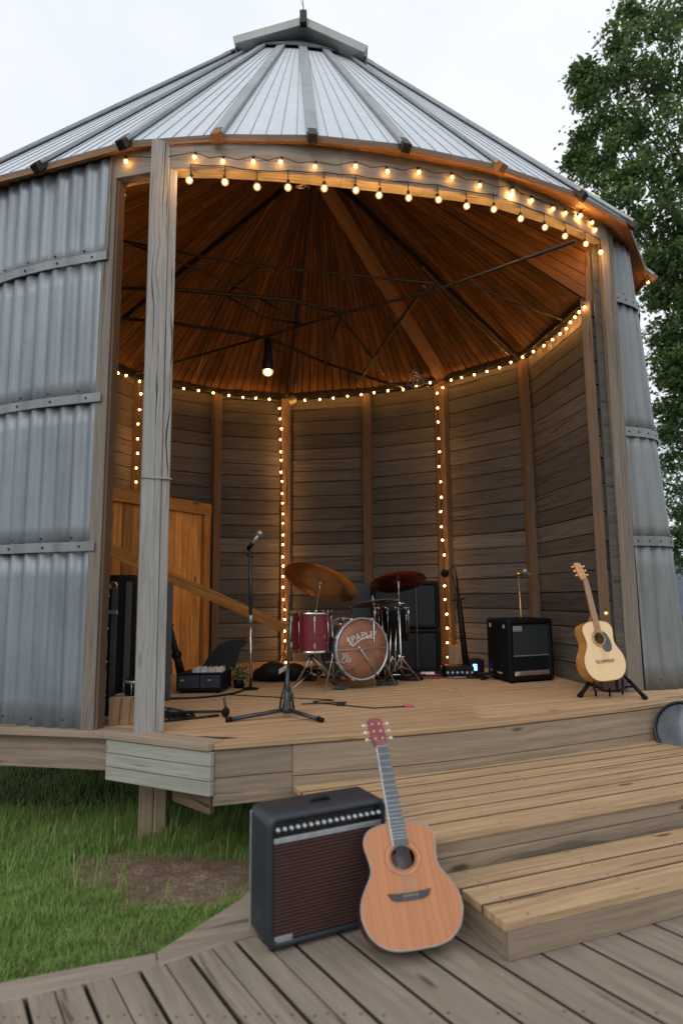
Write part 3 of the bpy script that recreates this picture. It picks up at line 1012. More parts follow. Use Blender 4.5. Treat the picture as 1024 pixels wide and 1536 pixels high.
# fascia front (two board rows), below nosing, set back a bit
def fascia(pts, z0, z1, n, mat, name, thick=.04, bev=.004, back=.02, run=(0, 1)):
    mb = MB()
    ff = offs(pts, back); fb = offs(pts, back + thick)
    L = path_len(pts)
    for r_ in range(n):
        za, zb = lerp(z0, z1, r_ / n), lerp(z0, z1, (r_ + 1) / n) - .004
        uo = random.random() * 20; vs = []; fs = []; uvs = []
        for p, q in zip(ff, fb):
            vs += [V((p[0], p[1], za)), V((p[0], p[1], zb)), V((q[0], q[1], zb)), V((q[0], q[1], za))]
        for i in range(len(pts) - 1):
            for kk in range(4):
                l = (kk + 1) % 4
                fs.append([i * 4 + kk, (i + 1) * 4 + kk, (i + 1) * 4 + l, i * 4 + l])
                v0, v1 = za, zb
                if kk in (1, 3): v0, v1 = 0, thick
                uvs.append([(uo + L[i], v0), (uo + L[i + 1], v0), (uo + L[i + 1], v1), (uo + L[i], v1)])
        m = (len(pts) - 1) * 4
        fs += [[0, 1, 2, 3], [m + 3, m + 2, m + 1, m]]; uvs += [[(0, za), (0, zb), (.05, zb), (.05, za)]] * 2
        mb.add(vs, fs, uvs)
    return mb.build(name, mat, plat, bevel=bev)
fz0 = PY(320, 1210, Cc.y + .02).z
splt = 5
fascia(front[:splt], fz0, STAGE - .037, 2, MT['fascia'], 'fascia_board')
fascia(front[splt - 1:], .20, STAGE - .037, 2, MT['fascia'], 'fascia_board', back=.012)
# grey panel from C2' to Cc
g0 = PZ(163, 1110, STAGE - .035); 
gp = [(C2.x + .02, C2.y - .01), (Cc.x - .005, Cc.y - .005)]
gz0 = PY(320, 1194, Cc.y).z
fascia(gp, gz0, STAGE - .037, 3, MT['greyfascia'], 'grey_panel', back=-.02, thick=.035)
# rim beam under left wall
rbp = [(C3.x - .9, C3.y + .42), (C3.x, C3.y), (C2.x + .03, C2.y)]
fascia(rbp, PY(80, 1149, C3.y).z, STAGE - .037, 1, MT['fascia'], 'rim_beam', back=.03, thick=.06)
# return beam end + support posts
def bx(name, p0, p1, wv, tv, mat, parent, bev=.005):
    mb = MB(); mb.plank(p0, p1, wv, tv); return mb.build(name, mat, parent, bevel=bev)
bx('joist', PY(262, 1185, Cc.y + .30), PY(318, 1205, Cc.y + .03), V((0, 0, .12)), V((.02, .04, 0)), MT['stud'], plat)
pp = PZ(226, 1262, -.17)
mb = MB(); q = V((pp.x, pp.y, 0))
mb.plank((q.x - .035, q.y, -.35), (q.x - .035, q.y, .5), V((.09, .03, 0)), V((-.03, .12, 0)))
mb.plank((q.x + .05, q.y + .03, -.35), (q.x + .05, q.y + .03, .5), V((.075, .03, 0)), V((-.03, .12, 0)))
mb.build('support_post', MT['fascia'], plat, bevel=.006)
for (x, y) in ((-2.9, 5.3), (1.6, 5.6), (-.2, 5.6), (-1.8, 6.4), (3.2, 6.4), (-3.4, 7.5)):
    bx('support_post', (x, y, -.4), (x, y, STAGE - .036), V((.15, 0, 0)), V((0, .15, 0)), MT['stud'], plat)

# ------------------------------------------------------------------ steps
Z1, Z2 = .15, .325
c1 = PZ(757, 1384, Z1)
e1 = PZ(1024, 1321, Z1)
d1 = V((e1.x - c1.x, e1.y - c1.y, 0)).normalized(); n1 = V((-d1.y, d1.x, 0))
c2 = PZ(665, 1253, Z2); e2 = PZ(1024, 1189, Z2)
d2 = V((e2.x - c2.x, e2.y - c2.y, 0)).normalized(); n2 = V((-d2.y, d2.x, 0))
steps = thing('timber_steps', 'two wide timber steps leading up from the boardwalk to the stage', 'steps', (1.5, 3.6, 0))
def tread(c, d, n, s0, s1, t0, t1, z, nb, mat, skew=0):
    w = (t1 - t0) / nb
    for k in range(nb):
        a, b = t0 + w * k, t0 + w * (k + 1) - random.uniform(.009, .015)
        q = [c + d * (s0 + skew * a) + n * a, c + d * s1 + n * a, c + d * s1 + n * b, c + d * (s0 + skew * b) + n * b]
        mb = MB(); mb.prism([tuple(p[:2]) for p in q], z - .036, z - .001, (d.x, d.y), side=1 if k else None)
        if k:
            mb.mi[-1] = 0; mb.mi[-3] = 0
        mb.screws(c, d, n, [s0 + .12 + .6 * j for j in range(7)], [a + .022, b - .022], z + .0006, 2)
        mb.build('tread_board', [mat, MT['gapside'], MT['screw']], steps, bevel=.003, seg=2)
tread(c1, d1, n1, 0, 4.2, 0, .50, Z1, 3, MT['tread'])
# tread 2: left end found from photo
bl = PZ(452, 1188, Z2)
s_bl = (bl - c2).dot(d2); t_bl = (bl - c2).dot(n2)
s_fl = -.38
sk2 = (s_bl - s_fl) / t_bl
tread(c2, d2, n2, s_fl, 4.4, 0, t_bl + .16, Z2, 7, MT['tread'], sk2)
# risers
mb = MB(); q = c1 + n1 * .02 + d1 * .012
mb.plank(q + V((0, 0, (Z1 - .038) / 2)) - V((0, 0, Z1)), q + d1 * 4.2 + V((0, 0, (Z1 - .038) / 2)) - V((0, 0, Z1)), V((0, 0, Z1 - .04)), n1 * .035)
mb.build('riser_board', MT['fascia'], steps, bevel=.003)
mb = MB(); q = c1 + d1 * .028 + V((0, 0, (Z1 - .038) / 2 - Z1))
mb.plank(q + n1 * .04, q + n1 * .60, V((0, 0, Z1 - .04)), d1 * .03)
mb.build('side_board', MT['fascia'], steps, bevel=.003)
mb = MB()
for a, b in ((.0, Z2 - .12), (Z2 - .118, Z2 - .038)):
    q = c2 + n2 * .05 + V((0, 0, (a + b) / 2 - Z2))
    mb.plank(q + d2 * (s_fl + .03), q + d2 * 4.3, V((0, 0, b - a - .003)), n2 * .035)
mb.build('riser_board', MT['fascia'], steps, bevel=.003)
mb = MB()
a_ = c2 + d2 * (s_fl + .03) + n2 * .09; b_ = c2 + d2 * (s_bl + .03) + n2 * (t_bl - .02)
mb.plank(a_ + V((0, 0, (Z2 - .04) / 2 - Z2)), b_ + V((0, 0, (Z2 - .04) / 2 - Z2)), V((0, 0, Z2 - .045)), d2 * .03)
mb.build('side_board', MT['stud'], steps, bevel=.003)

# ------------------------------------------------------------------ boardwalk in front
walk = thing('boardwalk', 'weathered grey boardwalk of diagonal planks in the foreground', 'boardwalk', (.3, 2.2, 0))
o1, o2, o3 = PZ(-30, 1480, 0), PZ(234, 1429, 0), PZ(360, 1350, 0)
o4 = V((o3.x + .18, o3.y + .55, 0))
i1, i2 = PZ(-30, 1503, 0), PZ(236, 1449, 0)
i3 = PZ(366, 1408, 0)
wd = V((-.545, .838, 0)); wp = V((-wd.y, wd.x, 0)) * -1   # wd along boards, wp across to the right
dI = (i3 - i1).normalized()
far_l = i1 - dI * 2.2
far_r = i3 + dI * 5.0
wpoly = [tuple(far_l[:2]), (far_l.x, -1.2), (5.2, -1.2), (5.2, far_r.y), tuple(far_r[:2])]
# order ccw & convex enough: far_l -> down -> right -> up -> back
s = -4.2
rr = random.Random(3)
base = V((0, 2.6, 0))
wi = 0
while s < 5.5:
    w = .20
    gap = .014
    a, b = s, s + w
    pcs = [(a, a + w * .46 - .0015), (a + w * .46 + .0015, b - gap)] if (s < .0) else [(a, b - gap)]
    for (p, q) in pcs:
        A = base + wp * p; B = base + wp * q
        poly = [tuple((A - wd * 5)[:2]), tuple((B - wd * 5)[:2]), tuple((B + wd * 4)[:2]), tuple((A + wd * 4)[:2])]
        pc = clip_convex(poly, wpoly)
        if len(pc) >= 3:
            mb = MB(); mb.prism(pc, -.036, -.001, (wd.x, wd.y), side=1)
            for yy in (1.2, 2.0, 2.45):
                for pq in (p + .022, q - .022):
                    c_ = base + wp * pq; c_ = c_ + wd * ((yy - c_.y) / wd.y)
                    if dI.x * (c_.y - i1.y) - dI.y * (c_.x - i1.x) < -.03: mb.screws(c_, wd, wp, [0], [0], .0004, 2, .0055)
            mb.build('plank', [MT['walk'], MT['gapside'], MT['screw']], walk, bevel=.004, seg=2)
            wi += 1
    s += w
def quadp(name, pts, z0, z1, mat, parent, ud):
    mb = MB(); mb.prism([tuple(p[:2]) for p in pts], z0, z1, ud); return mb.build(name, mat, parent, bevel=.005)
dO = (o2 - o1).normalized()
quadp('edge_board', [o1 - dO * 2.5, o2, i2 - dI * .0, i1 - dI * 2.5], -.05, .002, MT['walk'], walk, (dO.x, dO.y))
ii = i3 + V((.2, .48, 0))
far_m = i3 + dI * 1.5
quadp('edge_board', [o2 + V((.004, .002, 0)), o3, o4, far_m + V((0, .35, 0)), far_m + V((-.003, .006, 0)), i3 + V((-.003, .005, 0)), i2 + V((.004, .004, 0))], -.05, .004, MT['walk'], walk, (dO.x, dO.y))
mb = MB()
for a, b in ((o1 - dO * 2.5, o2), (o2, o3), (o3, o4)):
    d = (b - a).normalized(); n_ = V((-d.y, d.x, 0))
    mb.plank(a - n_ * .03 + V((0, 0, -.13)), b - n_ * .03 + V((0, 0, -.13)), V((0, 0, .155)), n_ * .035)
mb.build('rim_board', MT['walk'], walk, bevel=.003)
mb = MB()
for yy in (0.2, 1.2, 2.0):
    mb.plank((-3.5, yy, -.12), (4.5, yy, -.12), V((0, 0, .14)), V((0, .05, 0)))
mb.build('joist', MT['stud'], walk)

# ------------------------------------------------------------------ ground, grass, hill, trees
gm, nt, b = newmat('ground_soil'); N = NT(nt)
oc = N.n('ShaderNodeTexCoord').outputs['Object']
f = N.noise(oc, 2.2, 6, .65); f2 = N.noise(oc, 40, 5, .7)
c = N.ramp(N.math('ADD', N.math('MULTIPLY', f, .6), N.math('MULTIPLY', f2, .4)), [(.35, (.012, .022, .008)), (.5, (.022, .035, .012)), (.65, (.04, .035, .02))])
N.l(c, b.inputs['Base Color']); b.inputs['Roughness'].default_value = .95
N.l(N.bump(f2, .8, .02), b.inputs['Normal'])
dm, nt, b = newmat('bare_soil'); N = NT(nt)
oc = N.n('ShaderNodeTexCoord').outputs['Object']
f = N.noise(oc, 9, 8, .75); f2 = N.noise(oc, 70, 5, .75)
c = N.ramp(N.math('ADD', N.math('MULTIPLY', f, .5), N.math('MULTIPLY', f2, .5)), [(.35, (.07, .042, .027)), (.52, (.19, .125, .085)), (.66, (.42, .32, .23))])
N.l(c, b.inputs['Base Color']); b.inputs['Roughness'].default_value = .95
N.l(N.bump(f, .9, .03), b.inputs['Normal'])
GZ = -.19
from mathutils import noise as mnoise
def gz(x, y):
    return GZ + .03 * mnoise.noise(V((x * .8, y * .8, 0))) + (.0 if y < 20 else 0)
mb = MB()
n = 70
xs = [-400, -120, -40, -15] + [-8 + i * .2 for i in range(81)] + [15, 40, 120, 400]
ys = [-60, -15, -4] + [0 + i * .2 for i in range(56)] + [18, 40, 120, 500]
vs = [V((x, y, gz(x, y))) for y in ys for x in xs]
W = len(xs)
mb.add(vs, [[j * W + i, j * W + i + 1, (j + 1) * W + i + 1, (j + 1) * W + i] for j in range(len(ys) - 1) for i in range(W - 1)], None, 0, True)
tag(mb.build('ground', gm, None, loc=(0, 0, GZ)), 'dark grassy ground around the bandstand', 'ground', kind='structure')
# bare soil patch (low mound)
pc = PZ(262, 1316, GZ); 
def inpatch(x, y, g=1.0):
    dx, dy = (x - pc.x) / .56, (y - pc.y - .06 * math.sin(3 * x)) / .26
    r = math.hypot(dx, dy) + .28 * mnoise.noise(V((x * 5, y * 5, 2)))
    return r < g
mb = MB()
vs = []; nr = 10; na = 48
for r_ in range(nr + 1):
    for k in range(na):
        w = 2 * math.pi * k / na; q = r_ / nr * 1.35
        x = pc.x + .60 * q * math.cos(w); y = pc.y + .34 * q * math.sin(w)
        vs.append(V((x, y, gz(x, y) + .008 + .012 * (1 - r_ / nr) + .016 * mnoise.noise(V((x * 14, y * 14, 0))) * (1 if r_ < nr else 0) - (.02 if r_ == nr else 0))))
mb.add(vs, [[r_ * na + k, r_ * na + (k + 1) % na, (r_ + 1) * na + (k + 1) % na, (r_ + 1) * na + k] for r_ in range(nr) for k in range(na)], None, 0, True)
tag(mb.build('soil_patch', dm, None), 'bare brown soil patch in the grass', 'soil', kind='structure')

# grass blades
grm, nt, b = newmat('grass_blade'); N = NT(nt)
geo = N.n('ShaderNodeNewGeometry')
oc = N.n('ShaderNodeTexCoord').outputs['Object']
cl = N.noise(oc, 2.3, 4, .6)
c = N.ramp(geo.outputs['Random Per Island'], [(0, (.09, .18, .04)), (.5, (.20, .33, .08)), (.9, (.34, .46, .15)), (1, (.50, .44, .24))])
c2_ = N.mix(N.ramp(cl, [(.35, g3(0)), (.65, g3(1))]), c, (.25, .39, .10))
c = N.mix(.5, c, c2_)
N.l(c, b.inputs['Base Color']); b.inputs['Roughness'].default_value = .6
b.inputs['Specular IOR Level'].default_value = .25
tr = N.n('ShaderNodeBsdfTranslucent'); N.l(c, tr.inputs[0])
mx = N.n('ShaderNodeMixShader'); mx.inputs[0].default_value = .3
out = nt.nodes['Material Output']
N.l(b.outputs[0], mx.inputs[1]); N.l(tr.outputs[0], mx.inputs[2]); N.l(mx.outputs[0], out.inputs[0])
gv = []; gf = []
rg = random.Random(11)
def in_walk(x, y):
    # right/below of the outer edge polyline
    def side(a, b): return (b.x - a.x) * (y - a.y) - (b.y - a.y) * (x - a.x)
    if x < o2.x: return side(o1, o2) < .02
    if y < o3.y and x < 1.4: return side(o2, o3) < .02
    return side(o3, o4) < .02
def blade(x, y, h, wdt):
    z = gz(x, y) - .005
    a = rg.uniform(0, 6.283); l = rg.uniform(.15, .75) * h
    dx, dy = math.cos(a), math.sin(a); px, py = -dy * wdt, dx * wdt
    k = len(gv)
    gv.extend([(x - px, y - py, z), (x + px, y + py, z),
               (x + dx * l * .35 + px * .8, y + dy * l * .35 + py * .8, z + h * .6), (x + dx * l * .35 - px * .8, y + dy * l * .35 - py * .8, z + h * .6),
               (x + dx * l, y + dy * l, z + h * .97)])
    gf.append((k, k + 1, k + 2, k + 3)); gf.append((k + 3, k + 2, k + 4))
cnt = 0
while cnt < 210000:
    y = 2.4 + 5.2 * rg.random() ** 1.6
    x = rg.uniform(-4.6, .1)
    if abs(x) > y * .62 + .35: continue
    if in_walk(x, y): continue
    if x > -.1 and y > 3.4: continue
    if y > 4.35 and rg.random() < min(1, (y - 4.35) / 1.0) * .93: continue
    if inpatch(x, y, .72) and rg.random() < .995: continue
    if inpatch(x, y, 1.22) and rg.random() < .82: continue
    dens = mnoise.noise(V((x * 1.6, y * 1.6, 5)))
    if rg.random() < .25 - dens * .6: 
        if inpatch(x, y, 1.5): continue
    h = rg.uniform(.018, .046) * (1 + .9 * dens) * (1 + .55 * mnoise.noise(V((x * 9, y * 9, 1)))) * (1.8 if rg.random() < .04 else 1)
    if y > 3.95: h *= 1 + min(1.2, (y - 3.95) * 2.0)
    blade(x, y, h, rg.uniform(.0012, .0026)); cnt += 1
for i in range(900):   # tall tufts at the stage edge
    x = rg.uniform(-2.9, -.15); y = 3.95 + rg.random() * .8
    if rg.random() < .4: x = -1.25 + rg.gauss(0, .25); y = 3.95 + rg.gauss(0, .1)
    if inpatch(x, y, 1.1): continue
    blade(x, y, rg.uniform(.09, .24), .0022)
me = bpy.data.meshes.new('grass'); me.from_pydata(gv, [], gf)
go = bpy.data.objects.new('grass', me); me.materials.append(grm); COL.objects.link(go)
tag(go, 'short green lawn grass with taller tufts under the stage edge', 'grass', kind='stuff')

# hill / far dark ridge
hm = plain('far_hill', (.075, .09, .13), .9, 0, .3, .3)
mb = MB()
hp = []
for k in range(30):
    x = 10 + k * 5
    hp.append((x, 60 + 6 * math.sin(k), 3.6 + 2.0 * math.sin(k * .45 + 1.2) + .6 * math.sin(k * 1.7)))
vs = []
for x, y, h in hp: vs += [V((x, y - 14, -.5)), V((x, y, h)), V((x, y + 30, h * .6)), V((x, y + 40, -.5))]
mb.add(vs, [[i * 4 + k, (i + 1) * 4 + k, (i + 1) * 4 + k + 1, i * 4 + k + 1] for i in range(len(hp) - 1) for k in range(3)], None, 0, True)
tag(mb.build('hill', hm, None), 'dark blue-grey hillside far behind the trees', 'hill', kind='structure')

bark = plain('bark', (.07, .055, .045), .9, 0, .4, 12, .8)
def leafmat(name, cols):
    m, nt, b = newmat(name); N = NT(nt)
    geo = N.n('ShaderNodeNewGeometry'); oc = N.n('ShaderNodeTexCoord').outputs['Object']
    cl = N.noise(oc, 1.1, 4, .6)
    c = N.ramp(geo.outputs['Random Per Island'], [(0, cols[0]), (.5, cols[1]), (1, cols[2])])
    c = N.mix(N.ramp(cl, [(.4, g3(0)), (.62, g3(.7))]), c, cols[0])
    N.l(c, b.inputs['Base Color']); b.inputs['Roughness'].default_value = .55
    tr = N.n('ShaderNodeBsdfTranslucent'); N.l(c, tr.inputs[0])
    mx = N.n('ShaderNodeMixShader'); mx.inputs[0].default_value = .45
    N.l(b.outputs[0], mx.inputs[1]); N.l(tr.outputs[0], mx.inputs[2]); N.l(mx.outputs[0], nt.nodes['Material Output'].inputs[0])
    return m
lm1 = leafmat('leaf_dark', [(.055, .10, .035), (.14, .225, .07), (.28, .38, .13)])
lm2 = leafmat('leaf_light', [(.08, .15, .055), (.16, .26, .09), (.26, .37, .15)])
def tree(label, base, height, clumps, mat, nleaf, leaf, seed, cat='tree', trunk_r=.22):
    rt = random.Random(seed)
    t = thing('broadleaf_tree', label, cat, base, 'trees right of the bandstand')
    base = V(base)
    tr = MB()
    top = base + V((rt.uniform(-.4, .4), rt.uniform(-.3, .3), height * .93))
    n = 9; pts = []
    for i in range(n + 1):
        q = base.lerp(top, i / n) + V((math.sin(i * 1.3 + seed) * .12, math.cos(i * 1.1) * .12, 0)) * (i / n)
        pts.append(q)
    tr.tube(pts, [lerp(trunk_r, .02, (i / n) ** .8) for i in range(n + 1)], 10)
    lv = []; lf = []
    for (c, r) in clumps:
        c = V(c)
        # limb
        hz = max(base.z + height * .12, c.z - (V((c.x - base.x, c.y - base.y, 0)).length * .75 + .5))
        k = min(.95, max(.1, (hz - base.z) / (height * .93)))
        st = pts[min(n, int(k * n))]
        mid = st.lerp(c, .5) + V((rt.uniform(-.15, .15), rt.uniform(-.15, .15), -.12))
        r0 = .02 + .05 * (1 - k)
        tr.tube([st, mid, c], [r0, r0 * .6, .012], 6)
        # sprays
        for s_ in range(int(9 + r * 16)):
            a, b_ = rt.uniform(0, 6.283), math.acos(rt.uniform(-1, 1))
            rr_ = r * rt.uniform(.35, 1.08)
            sc = c + V((math.sin(b_) * math.cos(a), math.sin(b_) * math.sin(a), math.cos(b_) * .72)) * rr_
            if rt.random() < .3: tr.tube([c, sc], [.010, .004], 4, cap=False)
            sr = rt.uniform(.16, .34) * (.7 + r * .3)
            for q in range(nleaf):
                o = V((rt.gauss(0, 1), rt.gauss(0, 1), rt.gauss(0, .62))) * sr * .55
                p = sc + o
                l = leaf * rt.uniform(.6, 1.3)
                d = V((rt.gauss(0, 1), rt.gauss(0, 1), rt.gauss(-.3, .6))).normalized()
                e = d.cross(V((rt.gauss(0, .5), rt.gauss(0, .5), 1))).normalized()
                kk = len(lv)
                lv.extend([p, p + d * l * .5 + e * l * .28, p + d * l, p + d * l * .5 - e * l * .28])
                lf.append((kk, kk + 1, kk + 2, kk + 3))
    to = tr.build('trunk', bark, t)
    me = bpy.data.meshes.new('crown'); me.from_pydata([tuple(v - base) for v in lv], [], lf); me.materials.append(mat)
    o = bpy.data.objects.new('crown', me); COL.objects.link(o); o.parent = t
    return t
rt = random.Random(5)
def cl(pts): return [(tuple(PY(u, v, y)), r) for u, v, y, r in pts]
# main tree: outline read from the photo
main = [(1010, 20, 13, .75), (985, 60, 12.6, .6), (945, 20, 13.2, .38), (925, 60, 12.8, .42), (930, 110, 12.6, .5), (965, 120, 12.4, .6), (1010, 120, 12.6, .8),
        (895, 120, 12.5, .3), (885, 150, 12.6, .28), (905, 175, 12.4, .42), (872, 105, 12.7, .18), (868, 118, 12.7, .14),
        (950, 190, 12.3, .55), (1000, 200, 12.2, .75), (880, 205, 12.5, .33), (905, 225, 12.3, .45), (862, 238, 12.6, .2), (880, 250, 12.5, .35), (920, 262, 12.2, .5),
        (970, 265, 12, .6), (1020, 280, 12, .7), (935, 300, 12, .45), (985, 330, 11.8, .6), (1030, 350, 12, .6), (955, 330, 12.3, .35),
        (1000, 395, 12, .5), (1035, 420, 12, .6), (985, 440, 12.2, .32), (1010, 480, 12.2, .42), (1040, 520, 12.2, .6), (1000, 530, 12.4, .4), (1020, 575, 12.4, .5), (1005, 610, 12.4, .35), (995, 380, 12.1, .5), (1015, 440, 12.1, .5), (1000, 500, 12.3, .45), (1020, 540, 12.2, .5), (1005, 570, 12.5, .45), (1022, 620, 12.4, .5), (985, 410, 12.4, .35),
        (1060, 100, 12.5, .9), (1080, 250, 12.3, .9), (1090, 400, 12.3, .9), (1090, 550, 12.3, .8), (1100, 0, 13, .9), (1040, -70, 13.2, .8), (985, -30, 13.2, .6), (1160, 200, 12.5, 1.0), (1160, 400, 12.5, 1.0)]
mx_ = PY(1085, 900, 13.2)
tree('large dark green broadleaf tree rising beside the right side of the roof', (mx_.x, 13.2, GZ), 12.8, cl(main), lm1, 46, .115, 4, trunk_r=.28)
low = [(1000, 640, 15.1, .5), (1022, 670, 14.8, .6), (1004, 760, 15, .5), (1022, 800, 14.8, .5), (1015, 845, 15, .4), (1015, 650, 15, .6), (1035, 700, 15, .7), (1010, 730, 15, .5), (1020, 775, 15, .5), (1045, 800, 15, .6), (1010, 815, 15.2, .35), (1070, 640, 15, .7), (1090, 740, 15, .8), (1000, 690, 15.3, .4), (1090, 830, 15, .6)]
q = PY(1080, 900, 15.2)
tree('lower pale green tree behind the right metal wall, below the large dark crown', (q.x, 15.2, GZ), 5.2, cl(low), lm2, 44, .10, 9, trunk_r=.16)
# ------------------------------------------------------------------ world + sun
w = bpy.data.worlds.new('World'); scn.world = w; w.use_nodes = True
N = NT(w.node_tree)
bg = w.node_tree.nodes['Background']
sky = N.n('ShaderNodeTexSky'); sky.sky_type = 'NISHITA'; sky.sun_disc = False
SEL, SROT = R(38), R(200)
sky.sun_elevation = SEL; sky.sun_rotation = SROT
sky.air_density = 1.0; sky.dust_density = 6.0; sky.ozone_density = 1.0
tc = N.n('ShaderNodeTexCoord').outputs['Generated']
cn = N.noise(tc, 1.6, 5, .55)
cloud = N.ramp(cn, [(.32, (6.6, 7.3, 8.2)), (.62, (8.9, 9.1, 9.3))])
mixc = N.mix(.86, sky.outputs[0], cloud)
N.l(mixc, bg.inputs['Color']); bg.inputs['Strength'].default_value = .128
sl = bpy.data.lights.new('sun', 'SUN'); sl.energy = .55; sl.angle = R(25); sl.color = (1, .96, .9)
so_l = bpy.data.objects.new('sun', sl); COL.objects.link(so_l)
# sun direction: same angles as the sky texture
sd = V((math.sin(SROT) * math.cos(SEL), math.cos(SROT) * math.cos(SEL), math.sin(SEL)))
so_l.rotation_euler = (-sd).to_track_quat('-Z', 'Y').to_euler()
so_l.location = sd * 30
scn.view_settings.view_transform = 'Standard'; scn.view_settings.look = 'None'
scn.view_settings.exposure = 0; scn.view_settings.gamma = 1
scn.cycles.use_denoising = True
scn.cycles.sample_clamp_indirect = 4
scn.cycles.max_bounces = 8
scn.cycles.use_light_tree = True

# ------------------------------------------------------------------ light strings
def bulbmesh(name, r, glow, sock=True):
    mb = MB()
    mb.lathe((0, 0, -r * 1.1), (0, 0, 1), [(.0001, -r), (r * .35, -r * .94), (r * .65, -r * .76), (r * .87, -r * .5), (r * .98, -r * .2), (r, .05 * r), (r * .93, r * .38), (r * .75, r * .66), (r * .5, r * .85), (r * .35, r * 1.0)], 18, 0)
    core = r * .42
    mb.mi = [2] * len(mb.mi)
    mb.ball((0, 0, -r * 1.05), core, 10, 7, 0, sz=1.2)
    if sock: mb.lathe((0, 0, 0), (0, 0, 1), [(r * .42, -r * .35), (r * .48, r * .1), (r * .45, r * .9), (.0001, r * 1.0)], 8, 1)
    o = mb.build(name, [glow, MT['cable'], MT['globe']], None, loc=(0, 0, 0))
    me = o.data; bpy.data.objects.remove(o)
    return me
big = bulbmesh('bulb', .0265, MT['bulb'])
med = bulbmesh('bulb', .0215, MT['bulb'])
small = bulbmesh('bulb', .019, MT['minibulb'])
def lstring(label, pts, mesh, group, hang=.03, sag=.0, cable_r=.004, cable_pts=None, name='string_lights', drop=None):
    """pts: bulb world points"""
    t = thing(name, label, 'string lights', pts[0], group)
    mb = MB()
    cp = cable_pts or [p + V((0, 0, hang)) for p in pts]
    full_ = []
    for a, b in zip(cp, cp[1:]):
        full_ += [a, (a + b) / 2 - V((0, 0, sag))]
    full_.append(cp[-1])
    mb.tube(full_, cable_r, 5)
    mb.build('cable', MT['cable'], t)
    for p in pts:
        o = bpy.data.objects.new('bulb', mesh); COL.objects.link(o); o.parent = t
        o.location = p - V(pts[0])
        o.rotation_euler = (random.uniform(-.25, .25), random.uniform(-.25, .25), 0)
    return t
def hdepth(u):
    """header front depth at pixel column u"""
    for a, b, p, q in zip(hb_px, hb_px[1:], hb, hb[1:]):
        if a[0] <= u <= b[0]: return lerp(p.y, q.y, (u - a[0]) / (b[0] - a[0]))
    return hb[-1].y if u > 500 else hb[0].y
lo = [(286, 270), (337, 272), (385, 279), (432, 279), (486, 281), (533, 285), (569, 291), (612, 295), (656, 299), (699, 308), (740, 313), (780, 327), (816, 340), (847, 353), (877, 366), (900, 378)]
P = [PY(u, v - 4, hdepth(u) - .012) for u, v in lo]
t = lstring('lower row of large round warm bulbs hanging just below the front header beam', P, big, 'warm bulb strings', hang=.10, sag=.006)
dr = MB()
for p in P: dr.tube([p + V((0, 0, .105)), p + V((.002, 0, .018))], .0035, 5)
dr.build('drop_wire', MT['cable'], t)
hi = [(189, 240), (293, 234), (335, 240), (380, 240), (422, 241), (473, 248), (533, 248), (580, 255), (627, 256), (677, 264), (719, 276), (768, 285), (797, 299), (828, 312), (847, 318), (866, 326), (886, 333), (893, 343)]
P = [PY(u, v - 2, hdepth(u) - .04) for u, v in hi]
med2 = bulbmesh('bulb', .021, MT['bulb_small'])
lstring('upper row of small warm bulbs pinned across the face of the front header beam', P, med2, 'warm bulb strings', hang=.02, sag=.03, cable_r=.003)
P = [PY(768, 288, hdepth(768) - .03), PY(870, 320, hdepth(870) - .05)]
lstring('short extra pair of warm bulbs at the right end of the header beam', P, big, 'warm bulb strings', hang=.02, sag=.02)
P = [PY(182, 286, hb[0].y + .12), PY(258, 281, hb[2].y + .18)]
lstring('two warm bulbs hanging inside the header by the grey column', P, big, 'warm bulb strings', hang=.05, sag=.0)
def ringd(u):
    pts_ = [(-2.85, 5.75), (-2.95, 6.9)]
    R_ = ring_px; Q = ring[3:]
    if u <= R_[0][0]: 
        t = (R_[0][0] - u) / 45; return lerp(Q[0][1], 6.95, min(1, t))
    for a, b, p, q in zip(R_, R_[1:], Q, Q[1:]):
        if a[0] <= u <= b[0]: return lerp(p[1], q[1], (u - a[0]) / (b[0] - a[0]))
    return Q[-1][1]
rp = [(177, 558), (190, 562), (209, 571), (255, 580), (276, 582), (298, 585), (320, 588), (343, 592), (364, 595), (384, 596), (404, 598), (432, 599), (457, 599), (479, 598), (500, 596), (521, 593), (541, 591), (561, 588), (581, 585), (604, 583), (625, 578), (645, 573), (663, 580), (676, 569), (692, 565), (711, 561), (729, 556), (748, 550), (766, 542), (783, 534), (799, 526), (815, 517), (828, 508), (839, 499), (848, 491), (855, 482), (862, 474), (868, 466), (875, 459)]
P = [PY(u, v - 1, ringd(u) - .16) for u, v in rp]
Lf = [V((-2.74, 6.8, zr - .06)), V((-2.72, 6.5, zr - .05)), V((-2.68, 6.1, zr - .05)), V((-2.6, 5.7, zr - .05)), V((-2.4, 5.2, zr - .05))]
lstring('long ring of small warm bulbs following the top of the curved board wall', Lf[::-1] + P, small, 'warm bulb strings', hang=.015, sag=.012, cable_r=.004)
def vertical(u0, v0, u1, v1, n, dep, label):
    P = []
    for i in range(n):
        t = i / (n - 1)
        P.append(PY(lerp(u0, u1, t) + random.uniform(-1.3, 1.3), lerp(v0, v1, t) + random.uniform(-2, 2), dep))
    lstring(label, P, small, 'warm bulb strings', hang=.01, sag=0)
vertical(211, 590, 205, 722, 7, ring[3][1] - .17, 'short vertical strand of warm bulbs left of the grey column, above the pine partition')
vertical(420, 611, 428, 1006, 26, ring[5][1] - .17, 'vertical strand of warm bulbs on the wall post behind the bronze cymbal')
vertical(655, 588, 671, 985, 19, ring[7][1] - .20, 'vertical strand of warm bulbs on the wide wall post right of the drum kit')
